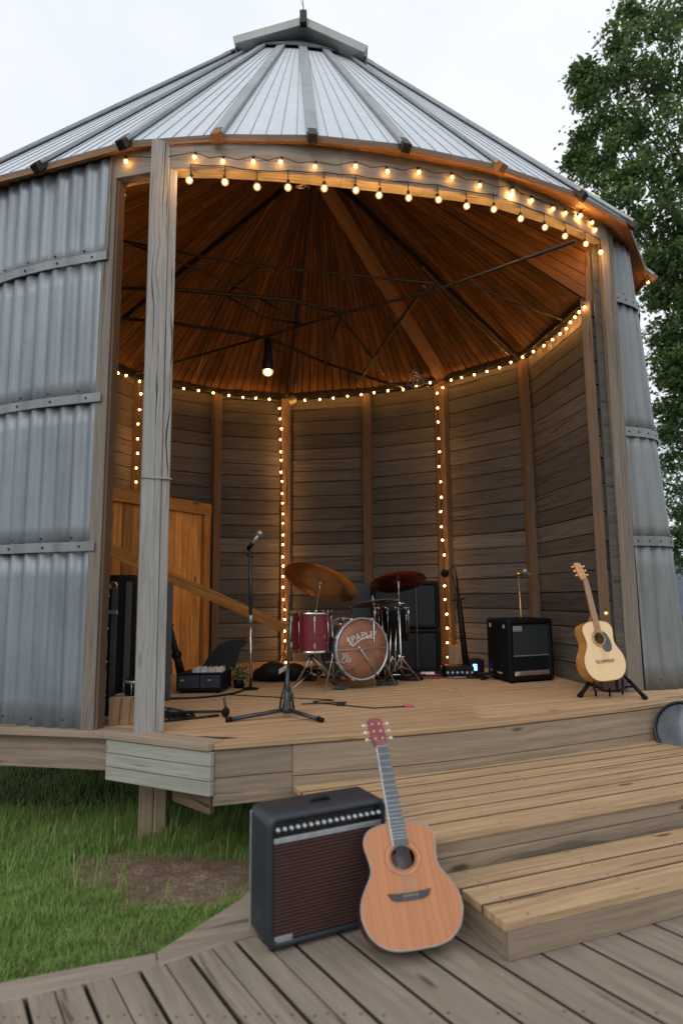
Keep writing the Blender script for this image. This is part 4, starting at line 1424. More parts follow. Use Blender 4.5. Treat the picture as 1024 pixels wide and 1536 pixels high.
# single bulbs
def lone(u, v, y, label, mesh=small):
    p = PY(u, v, y)
    t = thing('hanging_bulb', label, 'bulb', p)
    o = bpy.data.objects.new('bulb', mesh); COL.objects.link(o); o.parent = t
    mb = MB(); mb.tube([p + V((0, 0, .01)), p + V((.005, 0, .15)), p + V((0, .03, .28))], .003, 5); mb.build('cable', MT['cable'], t)
lone(908, 916, 5.75, 'single small bulb hanging on a wire beside the neck of the pale guitar')
lone(971, 421, 6.62, 'single small bulb under the eave at the far right of the roof')

# pendant lamp
pt = PZ(402, 507, HC + 2.72)
pl = thing('pendant_lamp', 'black hanging lamp with bright bulb under the dark ceiling rods', 'lamp', pt)
mb = MB(); b_ = PY(404, 556, pt.y); L = pt.z - b_.z
mb.lathe((pt.x, pt.y, b_.z), (0, 0, 1), [(.062, 0), (.066, .01), (.060, .09), (.043, .17), (.040, L - .03), (.015, L), (.0001, L)], 20)
mb.lathe((pt.x, pt.y, b_.z), (0, 0, 1), [(.062, 0), (.056, .012), (.052, .08)], 20)
mb.build('lamp_shade', MT['black'], pl)
mb = MB(); mb.ball((pt.x, pt.y, b_.z - .012), .056, 16, 10, 1, sz=.85); mb.ball((pt.x, pt.y, b_.z - .014), .034, 14, 9, 0); mb.build('bulb', [MT['lamp'], MT['globe']], pl)
# rope & tangle near the pendant
rp_ = thing('rope_tackle', 'brown cord and pulley hanging in front of the middle wall post by the pendant lamp', 'rope')
mb = MB(); y = 7.4
mb.tube([PY(410, 520, y), PY(424, 545, y), PY(437, 590, y), PY(446, 600, y), PY(447, 400, y + .1)], .007, 5)
mb.tube([PY(413, 524, y), PY(440, 534, y), PY(420, 529, y)], .006, 5)
mb.build('cord', MT['rope'], rp_)
mb = MB(); q = PY(438, 601, y); mb.lathe(q - V((0, .03, 0)), (0, 1, 0), [(.0001, 0), (.06, 0), (.065, .02), (.06, .05), (.0001, .05)], 14); mb.build('pulley', MT['brass'], rp_, bevel=.003)
# wire tangle by the rafter foot
mb = MB(); rn = random.Random(2)
for k in range(7):
    pts = [PY(628 + rn.uniform(-22, 14), 566 + rn.uniform(-16, 16), 7.6 + rn.uniform(-.1, .1)) for _ in range(4)]
    mb.tube(cr([tuple(p) for p in pts], 5), .004, 5)
t_ = mb.build('wire_tangle', MT['chrome'], None)
tag(t_, 'loose tangle of wire hanging at the foot of the big rafter', 'wire')
mb = MB()
for k in range(5):
    pts = [PY(455 + rn.uniform(-12, 14), 276 + rn.uniform(-5, 8), 4.55 + rn.uniform(-.03, .03)) for _ in range(4)]
    mb.tube(cr([tuple(p) for p in pts], 5), .0022, 5)
tag(mb.build('wire_tangle', MT['dim'], None), 'small pale wire knot under the header beam between two large bulbs', 'wire')
# ------------------------------------------------------------------ guitars
def guitar(label, org_, X, Y, Z, S, mats, wid=1.0, pick=False, detail=True, brgmat=None, neckw=1.0, fb=True):
    """org_: bottom centre of front face; X right, Y along neck, Z out of the face (unit)"""
    t = thing('acoustic_guitar', label, 'guitar', org_)
    def W(x, y, z): return org_ + (X * (x * wid) + Y * y + Z * z) * S
    half = [(0, 0), (.075, .003), (.13, .022), (.172, .062), (.193, .115), (.197, .16), (.188, .205), (.165, .25), (.142, .29), (.134, .325), (.138, .365), (.146, .405), (.145, .44), (.125, .475), (.085, .495), (.04, .502), (0, .503)]
    hp = [tuple(p[:2]) for p in cr([(a, b, 0) for a, b in half], 4)]
    outl = hp + [(-x, y) for x, y in hp[-2:0:-1]]
    n = len(outl)
    D = .105
    body = MB()
    vs = [W(x, y, -.004) for x, y in outl] + [W(x * 1.0, y, -D + .012 * (y / .5)) for x, y in outl]
    body.add(vs, [[i, n + i, n + (i + 1) % n, (i + 1) % n] for i in range(n)], [[(i * .03, 0), (i * .03, .1), (i * .03 + .03, .1), (i * .03 + .03, 0)] for i in range(n)], 0, True)
    body.add([W(x, y, -D + .012 * (y / .5)) for x, y in outl], [list(range(n))], [[(y, x) for x, y in outl]])
    body.build('body', mats['side'], t)
    # top with sound hole
    sy, sr = .352, .050
    bm = bmesh.new()
    vo = [bm.verts.new((x, y, 0)) for x, y in outl]
    es = [bm.edges.new((vo[i], vo[(i + 1) % n])) for i in range(n)]
    hn = 40
    vh = [bm.verts.new((sr * math.cos(2 * math.pi * k / hn), sy + sr * math.sin(2 * math.pi * k / hn), 0)) for k in range(hn)]
    es += [bm.edges.new((vh[i], vh[(i + 1) % hn])) for i in range(hn)]
    bmesh.ops.triangle_fill(bm, use_beauty=True, edges=es)
    tp = MB()
    bm.verts.index_update()
    vs = [W(v.co.x, v.co.y, 0) for v in bm.verts]; fs = [[v.index for v in f.verts] for f in bm.faces]
    co = [v.co.copy() for v in bm.verts]
    # orient
    fs2 = []
    for f in fs:
        a, b, c = co[f[0]], co[f[1]], co[f[2]]
        if (b - a).cross(c - a).z < 0: f = f[::-1]
        fs2.append(f)
    tp.add(vs, fs2, [[(co[i].y, co[i].x) for i in f] for f in fs2])
    tp.add([W(sr * math.cos(2 * math.pi * k / hn), sy + sr * math.sin(2 * math.pi * k / hn), z) for z in (0, -.006) for k in range(hn)],
           [[k, (k + 1) % hn, hn + (k + 1) % hn, hn + k] for k in range(hn)], None)
    bm.free()
    tp.build('soundboard', mats['top'], t)
    bd = MB(); bd.tube([W(x, y, -.002) for x, y in outl], .0042 * S, 6, closed=True); bd.build('binding', mats['bind'], t)
    if detail:
        rs = MB()
        for r0, r1, mi in ((.054, .058, 0), (.060, .070, 1), (.072, .075, 0)):
            rs.add([W(r * math.cos(2 * math.pi * k / 48), sy + r * math.sin(2 * math.pi * k / 48), .0010) for r in (r0, r1) for k in range(48)],
                   [[k, 48 + k, 48 + (k + 1) % 48, (k + 1) % 48] for k in range(48)], None, mi)
        rs.build('rosette', [mats['rose'], mats['rose2']], t)
    # neck
    nk = MB()
    y0, y1 = .500, .862
    nk.add([W(-.030, y0 - .02, -.075), W(.030, y0 - .02, -.075), W(.030, y0 - .02, 0), W(-.030, y0 - .02, 0), W(-.018, y0 + .06, -.018), W(.018, y0 + .06, -.018), W(.027, y0 + .06, 0), W(-.027, y0 + .06, 0)],
           [[0, 1, 5, 4], [1, 2, 6, 5], [3, 0, 4, 7], [0, 3, 2, 1]])
    for s in (0,):
        rows = []
        for yy, w_, dd in ((y0 + .055, .0275, .020), (y1, .0222, .016)):
            rows.append([W(w_ * neckw * math.cos(a), yy, -dd * math.sin(a)) for a in [math.pi * k / 8 for k in range(9)]])
        nk.add(rows[0] + rows[1], [[k, k + 1, 10 + k, 9 + k] for k in range(8)] + [[0, 9, 17, 8]], [[(0, k * .01), (0, k * .01 + .01), (.36, k * .01 + .01), (.36, k * .01)] for k in range(8)] + [[(0, 0), (.36, 0), (.36, .05), (0, .05)]], 0, True)
    nk.build('neck', mats['neck'], t)
    fbd = MB()
    fy0 = .402 if fb else .36
    wa, wb = .0285 * neckw, .0225 * neckw
    vs = [W(-wa, fy0, .001), W(wa, fy0, .001), W(wb, y1, .001), W(-wb, y1, .001), W(-wa, fy0, .008), W(wa, fy0, .008), W(wb, y1, .008), W(-wb, y1, .008)]
    fbd.add(vs, [[4, 5, 6, 7], [0, 1, 5, 4], [1, 2, 6, 5], [2, 3, 7, 6], [3, 0, 4, 7]], [[(0, 0), (0, .06), (.46, .06), (.46, 0)]] * 5)
    if mats.get('edge'):
        for s in (-1,):
            fbd.add([W(s * wa * 1.03, fy0, .0), W(s * wb * 1.03, y1, .0), W(s * wb * 1.03, y1, .0082), W(s * wa * 1.03, fy0, .0082), W(s * wa * .9, fy0, .0086), W(s * wb * .9, y1, .0086)], [[0, 3, 2, 1], [3, 4, 5, 2]], None, 1)
    fbo = fbd.build('fretboard', [mats['fb'], mats.get('edge') or mats['fb']], t)
    if detail:
        scale = .645
        nutY = y1
        for k in range(1, 20):
            yy = nutY - scale * (1 - 2 ** (-k / 12))
            if yy < fy0 + .004: break
            wx = lerp(wb, wa, (y1 - yy) / (y1 - fy0))
            f_ = MB(); f_.box(W(0, yy, .0088), X * wx * wid * S, Y * .0012 * S, Z * .001 * S); f_.build('fret', mats['metal'], fbo)
    nut = MB(); nut.box(W(0, y1 + .003, .006), X * wb * wid * S, Y * .003 * S, Z * .005 * S); nut.build('nut', mats['bind'], t)
    # head (tilted back a bit)
    hz = lambda y: -.004 - (y - y1) * .26
    hw = [(y1 + .006, .024), (y1 + .03, .031), (y1 + .055, .036), (y1 + .16, .034), (y1 + .172, .024), (y1 + .176, .0)]
    pts = [(w_, y) for y, w_ in hw] + [(-w_, y) for y, w_ in hw[-2::-1]]
    hd_ = MB(); m = len(pts)
    vs = [W(x, y, hz(y)) for x, y in pts] + [W(x, y, hz(y) - .015) for x, y in pts]
    hd_.add(vs, [list(range(m)), list(range(2 * m - 1, m - 1, -1))] + [[i, m + i, m + (i + 1) % m, (i + 1) % m] for i in range(m)], [[(y, x) for x, y in pts]] + [[(y, x) for x, y in pts[::-1]]] + [[(0, 0)] * 4] * m)
    ho = hd_.build('headstock', mats['head'], t, bevel=.0015)
    for k in range(6):
        s = -1 if k < 3 else 1; yy = y1 + .052 + (k % 3) * .042
        pg = MB(); z_ = hz(yy)
        pg.tube([W(s * .030, yy, z_ - .008), W(s * .050, yy, z_ - .008)], .0028 * S, 6)
        pg.lathe(W(s * .048, yy, z_ - .008), X * s, [(.0001, 0), (.008 * S, .001), (.0105 * S, .006 * S), (.009 * S, .014 * S), (.0001, .018 * S)], 10)
        pg.lathe(W(s * .016, yy, z_), Z, [(.006 * S, 0), (.006 * S, .002), (.0032 * S, .003), (.0032 * S, .012 * S), (.0001, .012 * S)], 10)
        pg.build('tuning_peg', mats['peg'], ho)
    # bridge
    bo_ = .03 if brgmat == 'smile' else 0
    bg_ = MB()
    bpts = [(-.083, .165), (-.078, .150), (-.045, .152), (.0, .154), (.045, .152), (.078, .150), (.083, .165), (.086, .178), (.055, .174), (0, .176), (-.055, .174), (-.086, .178)]
    if brgmat == 'smile':
        bpts = [(x, y + .03) for x, y in [(-.086, .186), (-.072, .160), (-.05, .152), (.0, .150), (.05, .152), (.072, .160), (.086, .186), (.055, .182), (0, .180), (-.055, .182)]]
    m = len(bpts)
    bg_.add([W(x, y, .009) for x, y in bpts] + [W(x * 1.02, y, 0.0005) for x, y in bpts], [list(range(m))] + [[i, m + i, m + (i + 1) % m, (i + 1) % m] for i in range(m)])
    bo = bg_.build('bridge', mats['bridge'], t, bevel=.001)
    if detail:
        sd_ = MB(); sd_.box(W(0, .168 + bo_, .0105), X * .038 * S, Y * .0014 * S, Z * .003 * S); sd_.build('saddle', mats['bind'], bo)
        st = MB()
        for k in range(6):
            x0, x1 = (-.5 + k / 5) * .052, (-.5 + k / 5) * .036
            z = MB(); z.tube([W(x0, .160 + bo_, .009), W(x0, .168 + bo_, .0135), W(x1, y1 + .003, .0125), W(x1 * .9, y1 + .04, hz(y1 + .04) + .008)], .0006 * S, 5, cap=False)
            z.build('string', mats['metal'], t)
            z = MB(); z.ball(W(x0, .157 + bo_, .0095), .0026 * S, 8, 5); z.build('bridge_pin', mats['bind'], bo)
    if pick:
        pp_ = [(.018, .315), (.05, .292), (.06, .268), (.075, .245), (.105, .240), (.122, .262), (.125, .30), (.112, .345), (.095, .385), (.068, .405), (.04, .398), (.052, .385), (.0745, .352), (.066, .318), (.045, .302)]
        pp_ = [(.006, .268), (.025, .240), (.06, .232), (.092, .250), (.102, .285), (.098, .33), (.084, .375), (.060, .405), (.045, .398), (.0525, .37), (.0545, .34), (.043, .312), (.02, .300), (.008, .285)]
        pk = MB(); m = len(pp_)
        pk.add([W(x, y, .0022) for x, y in pp_] + [W(x, y, .0003) for x, y in pp_], [list(range(m))] + [[i, m + i, m + (i + 1) % m, (i + 1) % m] for i in range(m)])
        pk.build('pickguard', mats['pick'], t)
    return t, W

# foreground guitar ---------------------------------------------------------
gtop = wood('guitar_top_cedar', (.26, .092, .028), (.54, .215, .072), (.42, .15, .048), var=.02, grain=150, bump=.05, knots=0, crack=0, rough=.34, glen=.5, stainamt=.35, spec=.5)
gtop.node_tree.nodes['Principled BSDF'].inputs['Coat Weight'].default_value = .5
gtop.node_tree.nodes['Principled BSDF'].inputs['Coat Roughness'].default_value = .12
gside = plain('mahogany', (.055, .018, .010), .3, 0, .3, 14, coat=.4)
gtop2 = wood('guitar_top_spruce', (.66, .45, .235), (.84, .62, .36), (.76, .55, .31), var=.02, grain=160, bump=.03, knots=0, crack=0, rough=.32, glen=.5, stainamt=.3, spec=.5)
gside2 = plain('amber_side', (.46, .22, .06), .3, 0, .2, 14, coat=.4)
gmats = dict(top=gtop, side=gside, bind=plain('grey_binding', (.30, .27, .25), .4), rose=plain('rosette_dark', (.30, .12, .05), .5), rose2=plain('rosette_light', (.50, .21, .09), .4),
             neck=plain('neck_brown', (.16, .07, .04), .4), fb=plain('fretboard_grey', (.075, .085, .095), .45, 0, .3, 90), edge=plain('pale_edge', (.55, .58, .62), .4), metal=MT['silver'],
             head=plain('wine_head', (.20, .022, .032), .35, 0, .3, 20, coat=.4), peg=plain('pearl_peg', (.68, .62, .52), .3, .2, .2, 30), bridge=plain('dark_bridge', (.035, .03, .03), .4), pick=MT['black'])
G0 = PZ(630, 1423, .055)      # bottom centre of the face
G1 = PY(563, 1072, G0.y + .50)
Yd = (G1 - G0); SL = Yd.length / 1.035; Yd.normalize()
zz = V((.22, -1, 0)); Zd = (zz - Yd * zz.dot(Yd)).normalized(); Xd = Yd.cross(Zd).normalized()
print('guitar length', (G1 - G0).length, 'lean', math.degrees(math.acos(Yd.z)))
g1, W1 = guitar('cedar-topped acoustic guitar with wine-red headstock leaning against the black amplifier on the boardwalk', G0, Xd, Yd, Zd, SL, gmats, wid=1.17, brgmat='smile', neckw=1.15)

# foreground amp ------------------------------------------------------------
A0 = PZ(400, 1436, .0); A1 = PZ(567, 1390, .0)
ax = V((A1.x - A0.x, A1.y - A0.y, 0)).normalized(); ay = V((-ax.y, ax.x, 0))
AW = .575; AD = .215
AH = PY(401, 1222, A0.y).z - .012
print('amp h', AH, 'w', (A1 - A0).length)
amp = thing('guitar_amplifier', 'large charcoal combo amplifier with row of silver knobs and brown slatted grille on the boardwalk', 'amplifier', A0)
def A(x, y, z): return A0 + ax * x + ay * y + V((0, 0, z))
def rbox(c0, c1, name, mat, par, bev, f=None, seg=4):
    f = f or A
    a = [lerp(p, q, .5) for p, q in zip(c0, c1)]; h = [abs(q - p) / 2 for p, q in zip(c0, c1)]
    mb = MB()
    O = f(*a); ex = (f(a[0] + h[0], a[1], a[2]) - O); ey = (f(a[0], a[1] + h[1], a[2]) - O); ez = (f(a[0], a[1], a[2] + h[2]) - O)
    mb.box(O, ex, ey, ez)
    return mb.build(name, mat, par, bevel=bev, seg=seg)
# cabinet: left side, right side, top, bottom, back
ft = .012
cab = MB()
# rounded outline profile extruded along depth with recess in front
def rrect(x0, x1, z0, z1, r, n=6):
    out = []
    for cx_, cz_, a0 in ((x1 - r, z1 - r, 0), (x0 + r, z1 - r, 90), (x0 + r, z0 + r, 180), (x1 - r, z0 + r, 270)):
        for k in range(n + 1):
            a = R(a0 + 90 * k / n); out.append((cx_ + r * math.cos(a), cz_ + r * math.sin(a)))
    return out
def shell(f, x0, x1, z0, z1, r, d0, d1, wall, rec, mb):
    o_ = rrect(x0, x1, z0, z1, r); i_ = rrect(x0 + wall, x1 - wall, z0 + wall, z1 - wall, max(r - wall * .5, .004))
    n = len(o_)
    b = .012
    o2_ = rrect(x0 + b, x1 - b, z0 + b, z1 - b, max(r - b, .004))
    vs = [f(x, d0 + b, z) for x, z in o_] + [f(x, d1, z) for x, z in o_] + [f(x, d0, z) for x, z in o2_] + [f(x, d0, z) for x, z in i_] + [f(x, d0 + rec, z) for x, z in i_]
    fs = []
    for i in range(n):
        j = (i + 1) % n
        fs += [[n + i, n + j, j, i], [i, j, 2 * n + j, 2 * n + i], [2 * n + i, 2 * n + j, 3 * n + j, 3 * n + i], [3 * n + i, 3 * n + j, 4 * n + j, 4 * n + i]]
    mb.add(vs, fs, None, 0, True)
    mb.add([f(x, d1, z) for x, z in o_], [list(range(n))[::-1]])
    mb.add([f(x, d0 + rec, z) for x, z in i_], [list(range(n))])
cabm = MB(); shell(A, 0, AW, ft, AH, .045, 0, AD, .028, .018, cabm)
cabo = cabm.build('cabinet', MT['tolexfg'], amp)
rbox((-.002, AD - .012, .02), (.006, AD + .004, AH - .03), 'edge_trim', MT['silver'], amp, .002)
gr_y = .012
pz0, pz1 = AH - .088, AH - .034
rbox((.03, .006, pz0), (AW - .03, .018, pz1), 'control_panel', MT['glassdark'], amp, .002)
rbox((.03, .002, pz0 - .026), (AW - .03, .018, pz0 - .004), 'silver_strip', MT['silver'], amp, .002)
for k in range(17):
    x = .048 + k * (AW - .09) / 16
    c = A(x, .006, (pz0 + pz1) / 2 + .002)
    mb = MB(); mb.lathe(c, -ay, [(.0105, 0), (.0105, .004), (.008, .006), (.0065, .016), (.0001, .017)], 14)
    mb.build('knob', MT['silver'], amp)
gm_ = plain('oxblood_grille', (.055, .022, .018), .75, 0, .4, 300, .5)
mb = MB()
zz0, zz1 = .045, pz0 - .030
mb.box(A(AW / 2, .016, (zz0 + zz1) / 2), ax * (AW / 2 - .028), ay * .002, V((0, 0, (zz1 - zz0) / 2)))
ns = 26
for k in range(ns):
    z = lerp(zz0, zz1, (k + .5) / ns)
    mb.box(A(AW / 2, .010, z), ax * (AW / 2 - .03), ay * .0045, V((0, 0, (zz1 - zz0) / ns * .30)))
mb.build('grille', gm_, amp)
rbox((.035, .004, .038), (.115, .008, .062), 'badge', MT['silver'], amp, .002)
mb = MB(); hc = A(AW * .50, AD * .45, AH)
mb.tube([hc - ax * .045, hc - ax * .04 + V((0, 0, .008)), hc + V((0, 0, .012)), hc + ax * .04 + V((0, 0, .008)), hc + ax * .045], [.006, .007, .008, .007, .006], 8)
mb.ball(hc + ax * .02 + V((0, 0, .012)), .012, 8, 6)
mb.build('handle', MT['black'], amp)
for x in (.04, AW - .04):
    for y in (.04, AD - .04):
        mb = MB(); mb.lathe(A(x, y, 0.002), (0, 0, 1), [(.0001, 0), (.014, 0), (.016, .012)], 12); mb.build('foot', MT['black'], amp)
mb = MB()   # scuff on the side
mb.add([A(-.0006, .10, .095), A(-.0006, .085, .125), A(-.0006, .088, .165), A(-.0006, .104, .135), A(-.0006, .118, .12)], [[0, 4, 3, 2, 1]])
mb.build('scuff_mark', MT['stand'], amp)

# stage-side acoustic guitar --------------------------------------------------
gmats2 = dict(top=gtop2, side=gside2, bind=plain('amber_binding', (.30, .15, .06), .4), rose=MT['black'], rose2=plain('rosette_tan', (.45, .28, .14), .4),
              neck=plain('neck_tan', (.38, .20, .11), .4, 0, .15), fb=plain('fretboard_tan', (.40, .215, .125), .45, 0, .15, 30), metal=plain('soft_metal', (.40, .28, .20), .4, .4),
              head=plain('amber_head', (.50, .22, .05), .35, 0, .3, 20, coat=.4), peg=plain('cream_peg', (.75, .60, .40), .3, .2, .2, 30), bridge=plain('soft_bridge', (.36, .26, .18), .55), pick=plain('pickguard_black', (.02, .022, .024), .15, 0, .4, 9, coat=.6))
H0 = PY(914, 1021, 5.35); H1 = PY(870, 842, 5.53)
Yd = H1 - H0; S2 = Yd.length / 1.035; Yd.normalize()
zz = V((-.16, -1, 0)); Zd = (zz - Yd * zz.dot(Yd)).normalized(); Zd = (Zd + V((.0, 0, 0))).normalized(); Xd = Yd.cross(Zd).normalized()
zz = V((.42, -1, .1)); Zd = (zz - Yd * zz.dot(Yd)).normalized(); Xd = Yd.cross(Zd).normalized()
g2, W2 = guitar('pale spruce acoustic guitar with black pickguard on the stand at the stage right', H0, Xd, Yd, Zd, S2, gmats2, wid=1.14, pick=True)
print('g2 len', S2)
# stand
gs = thing('guitar_stand', 'folding black guitar stand under the pale guitar', 'guitar stand', PZ(915, 1040, STAGE))
def tubes(name, lst, r, mat, par, n=8):
    mb = MB()
    for pts in lst: mb.tube([V(p) for p in pts], r, n)
    return mb.build(name, mat, par)
fl = PZ(869, 1044, STAGE + .012); fr = PZ(967, 1047, STAGE + .012); fb_ = PZ(905, 1030, STAGE + .012)
hub = PY(908, 990, 5.55)
lft_ = PY(888, 1018, 5.42); rgt_ = PY(935, 1012, 5.42)
for nm, a, b in (('leg', hub, fl), ('leg', hub + V((.03, 0, 0)), fr)):
    mb = MB(); d = (b - a); mb.tube([a, a + d * .55], .012, 8); mb.tube([a + d * .55, b], .017, 8)
    lo_ = mb.build(nm, MT['black'], gs)
    mb = MB(); mb.tube([a + d * .93, b + d.normalized() * .012], .022, 8); mb.build('rubber_foot', MT['black'], lo_)
tubes('leg', [[hub + V((.01, .04, 0)), PZ(930, 1022, STAGE + .01)]], .012, MT['black'], gs)
tubes('brace', [[fl + V((.05, .0, .10)), PY(893, 1030, 5.45), PY(905, 1036, 5.45), PY(925, 1037, 5.45), PY(940, 1030, 5.45), fr + V((-.07, 0, .09))]], .009, MT['black'], gs)
tubes('yoke', [[PY(893, 1036, 5.45), PY(893, 1044, 5.42)], [PY(914, 1033, 5.45), PY(914, 1044, 5.38)], [PY(933, 1020, 5.46), PY(933, 1042, 5.42)], [PY(893, 1040, 5.4), PY(890, 1030, 5.28), PY(890, 1022, 5.24)], [PY(933, 1038, 5.4), PY(933, 1028, 5.28), PY(933, 1018, 5.24)]], .009, MT['black'], gs)

# right amp --------------------------------------------------------------------
B0 = PZ(765, 1026, STAGE); B1 = PZ(832, 1021, STAGE); B2 = PZ(731, 1016, STAGE)
bx_ = V((B1.x - B0.x, B1.y - B0.y, 0)); BW = bx_.length * 1.0; bx_.normalize(); by_ = V((-bx_.y, bx_.x, 0)); BD = min(.5, abs((B2 - B0).dot(by_)))
by_ = V(((B2 - B0).x, (B2 - B0).y, 0)).normalized()
BH = PY(765, 929, B0.y).z - STAGE
print('amp2', BW, BD, BH)
amp2 = thing('speaker_cabinet', 'square black speaker cabinet with silver bottom plate by the right board wall', 'speaker', B0)
def B(x, y, z): return B0 + bx_ * x + by_ * y + V((0, 0, z))
mb = MB(); shell(B, 0, BW, .02, BH, .025, 0, BD, .05, .02, mb); mb.build('cabinet', MT['tolex'], amp2)
rbox((.055, .012, BH * .42), (BW - .055, .019, BH - .055), 'grille', plain('blue_black_cloth', (.012, .019, .024), .8, 0, .3, 200, .4), amp2, .002, B)
rbox((.055, .010, .115), (BW - .055, .019, BH * .42 - .004), 'lower_grille', MT['glassdark'], amp2, .002, B)
rbox((.05, .006, BH * .42 - .004), (BW - .05, .012, BH * .42 + .004), 'trim_line', MT['silver'], amp2, .001, B)
for x in (.052, BW - .056): rbox((x, .006, .11), (x + .004, .012, BH - .05), 'trim_line', MT['stand'], amp2, 0, B)
pl_ = rbox((.06, .004, .045), (BW - .06, .012, .112), 'name_plate', plain('plate_brown_silver', (.26, .22, .20), .4, .4, .25, 40), amp2, .002, B)
rbox((.07, .001, .056), (.118, .005, .102), 'emblem', MT['paper'], pl_, .002, B)
mb = MB(); mb.lathe(B(.094, .001, .079), -by_, [(.013, 0), (.015, .002), (.009, .003), (.007, .002)], 16); mb.build('emblem_ring', MT['black'], pl_)
mb = MB()
x = .135; rn = random.Random(4)
while x < BW - .085:
    w_ = rn.uniform(.008, .02); mb.box(B(x + w_ / 2, .0032, .081 + rn.uniform(-.001, .001)), bx_ * w_ * .42, by_ * .0006, V((0, 0, .005))); x += w_ + .004
mb.build('lettering', MT['redwhite'], pl_)
lb = rbox((.065, .004, BH - .118), (.165, .013, BH - .072), 'label_plate', MT['dim'], amp2, .001, B)
mb = MB()
for rw in range(2):
    x = .070
    while x < .155:
        w_ = rn.uniform(.007, .015); mb.box(B(x + w_ / 2, .003, BH - .085 - rw * .021), bx_ * w_ * .4, by_ * .0006, V((0, 0, .0065))); x += w_ + .003
mb.build('lettering', MT['black'], lb)
for (y, z0_, z1_) in ((.08, BH - .09, BH - .055), (.40, BH - .09, BH - .05)):
    rbox((-.004, y * BD / .5, z0_), (.004, y * BD / .5 + .04, z1_), 'sticker', MT['dim'], amp2, .002, B)
rbox((-.004, BD * .35, BH * .60), (.002, BD * .75, BH * .61), 'side_seam', MT['stand'], amp2, 0, B)
rbox((-.004, BD * .82, .07), (.004, BD * .88, .10), 'sticker', MT['brass'], amp2, .001, B)
rbox((-.004, BD * .35, .075), (.003, BD * .55, .09), 'sticker', MT['dim'], amp2, .001, B)
for x in (.04, BW - .04):
    for y in (.04, BD - .04):
        mb = MB(); mb.lathe(B(x, y, 0), (0, 0, 1), [(.0001, 0), (.018, 0), (.02, .024)], 12); mb.build('foot', MT['black'], amp2)
# brass-coloured mic stand behind it
ms = thing('microphone_stand', 'thin brass-coloured microphone stand behind the square black speaker cabinet', 'microphone stand', PZ(781, 1012, STAGE))
y = B0.y + BD + .12
tp_ = PY(777, 861, y); bt_ = V((PY(782, 922, y).x, y, STAGE + .01))
tubes('pole', [[bt_, tp_]], .0075, MT['brass'], ms)
mb = MB(); mb.lathe((bt_.x, bt_.y, STAGE), (0, 0, 1), [(.0001, 0), (.13, 0), (.13, .012), (.03, .025), (.0001, .03)], 24); mb.build('base', MT['black'], ms)
mb = MB(); mb.tube([tp_ - V((.03, 0, 0)), tp_ + V((.05, 0, .004))], .016, 8); mb.build('clip', MT['brass'], ms)
mc = PY(787, 857, y)
mb = MB(); mb.ball(mc, .028, 12, 8); mb.tube([mc, mc + V((.05, .02, -.035)), mc + V((.09, .03, -.03))], [.016, .011, .008], 8)
tag(mb.build('microphone', MT['silver'], None), 'small silver microphone on the thin brass-coloured stand', 'microphone')

# front microphone stand with mic -----------------------------------------------
s0 = PZ(376, 1034, STAGE); s1 = PY(375, 826, s0.y)
ms = thing('microphone_stand', 'straight microphone stand with chrome lower tube in front of the pine rail', 'microphone stand', s0)
sm_ = PY(376, 930, s0.y)
tubes('lower_tube', [[s0 + V((0, 0, .01)), sm_]], .014, MT['chrome'], ms)
tubes('upper_tube', [[sm_ - V((0, 0, .03)), s1]], .0165, MT['stand'], ms)
mb = MB(); mb.lathe(sm_ - V((0, 0, .03)), (0, 0, 1), [(.0001, 0), (.019, 0), (.021, .04), (.018, .08), (.0001, .08)], 12); mb.build('clutch', MT['silver'], ms)
mb = MB(); mb.lathe((s0.x, s0.y, STAGE), (0, 0, 1), [(.0001, 0), (.075, 0), (.075, .01), (.02, .022), (.0001, .028)], 24); mb.build('base', MT['black'], ms)
tubes('knob', [[PY(371, 832, s0.y), PY(379, 836, s0.y)]], .012, MT['black'], ms)
m0 = PY(372, 824, s0.y); m1 = PY(388, 802, s0.y - .05)
mb = MB(); d = m1 - m0; mb.tube([m0, m0 + d * .45], .021, 10); mb.build('clip', MT['black'], ms)
mb = MB(); mb.tube([m0 - d * .05, m0 + d * .5, m1], [.012, .015, .02], 10); mb.ball(m1 + d.normalized() * .015, .030, 14, 9)
tag(mb.build('microphone', MT['silver'], None), 'silver-headed microphone clipped to the straight stand left of the drum kit', 'microphone')

# tripod stand in front ------------------------------------------------------------
hb_ = PZ(430, 1061, STAGE + .07)
ts = thing('tripod_stand', 'black tripod microphone stand without microphone in front of the drum kit', 'microphone stand', V((hb_.x, hb_.y, STAGE)))
up = PY(435, 893, hb_.y + .02)
tubes('pole', [[hb_ + V((0, 0, .10)), PY(432, 1000, hb_.y + .01), up]], .0085, MT['steel'], ts)
tubes('lower_tube', [[hb_ - V((0, 0, .02)), PY(431, 1003, hb_.y)]], .015, MT['stand'], ts)
for (u, v) in ((341, 1080), (482, 1080)):
    f_ = PZ(u, v, STAGE + .014)
    mb = MB(); mb.tube([hb_ + V((0, 0, -.015)), f_], [.015, .0145], 8); o = mb.build('leg', MT['stand'], ts)
    mb = MB(); d = (f_ - hb_).normalized(); mb.tube([f_ - d * .03, f_ + d * .012], .019, 8); mb.build('rubber_foot', MT['black'], o)
mb = MB(); mb.tube([hb_, PZ(438, 1042, STAGE + .014)], .014, 8); mb.build('leg', MT['stand'], ts)
mb = MB()
q = hb_; mb.lathe(q - V((0, 0, .04)), (0, 0, 1), [(.0001, 0), (.03, 0), (.038, .012), (.034, .04), (.022, .09), (.017, .15), (.0001, .16)], 14)
mb.build('hub', MT['stand'], ts)
mb = MB()
for s in (-1, 1): mb.tube([q + V((s * .05, 0, -.02)), q + V((s * .040, 0, .06)), q + V((s * .012, 0, .17))], .008, 6)
mb.build('leg_brace', MT['steel'], ts)

# ------------------------------------------------------------------ drum kit
KD = 6.05
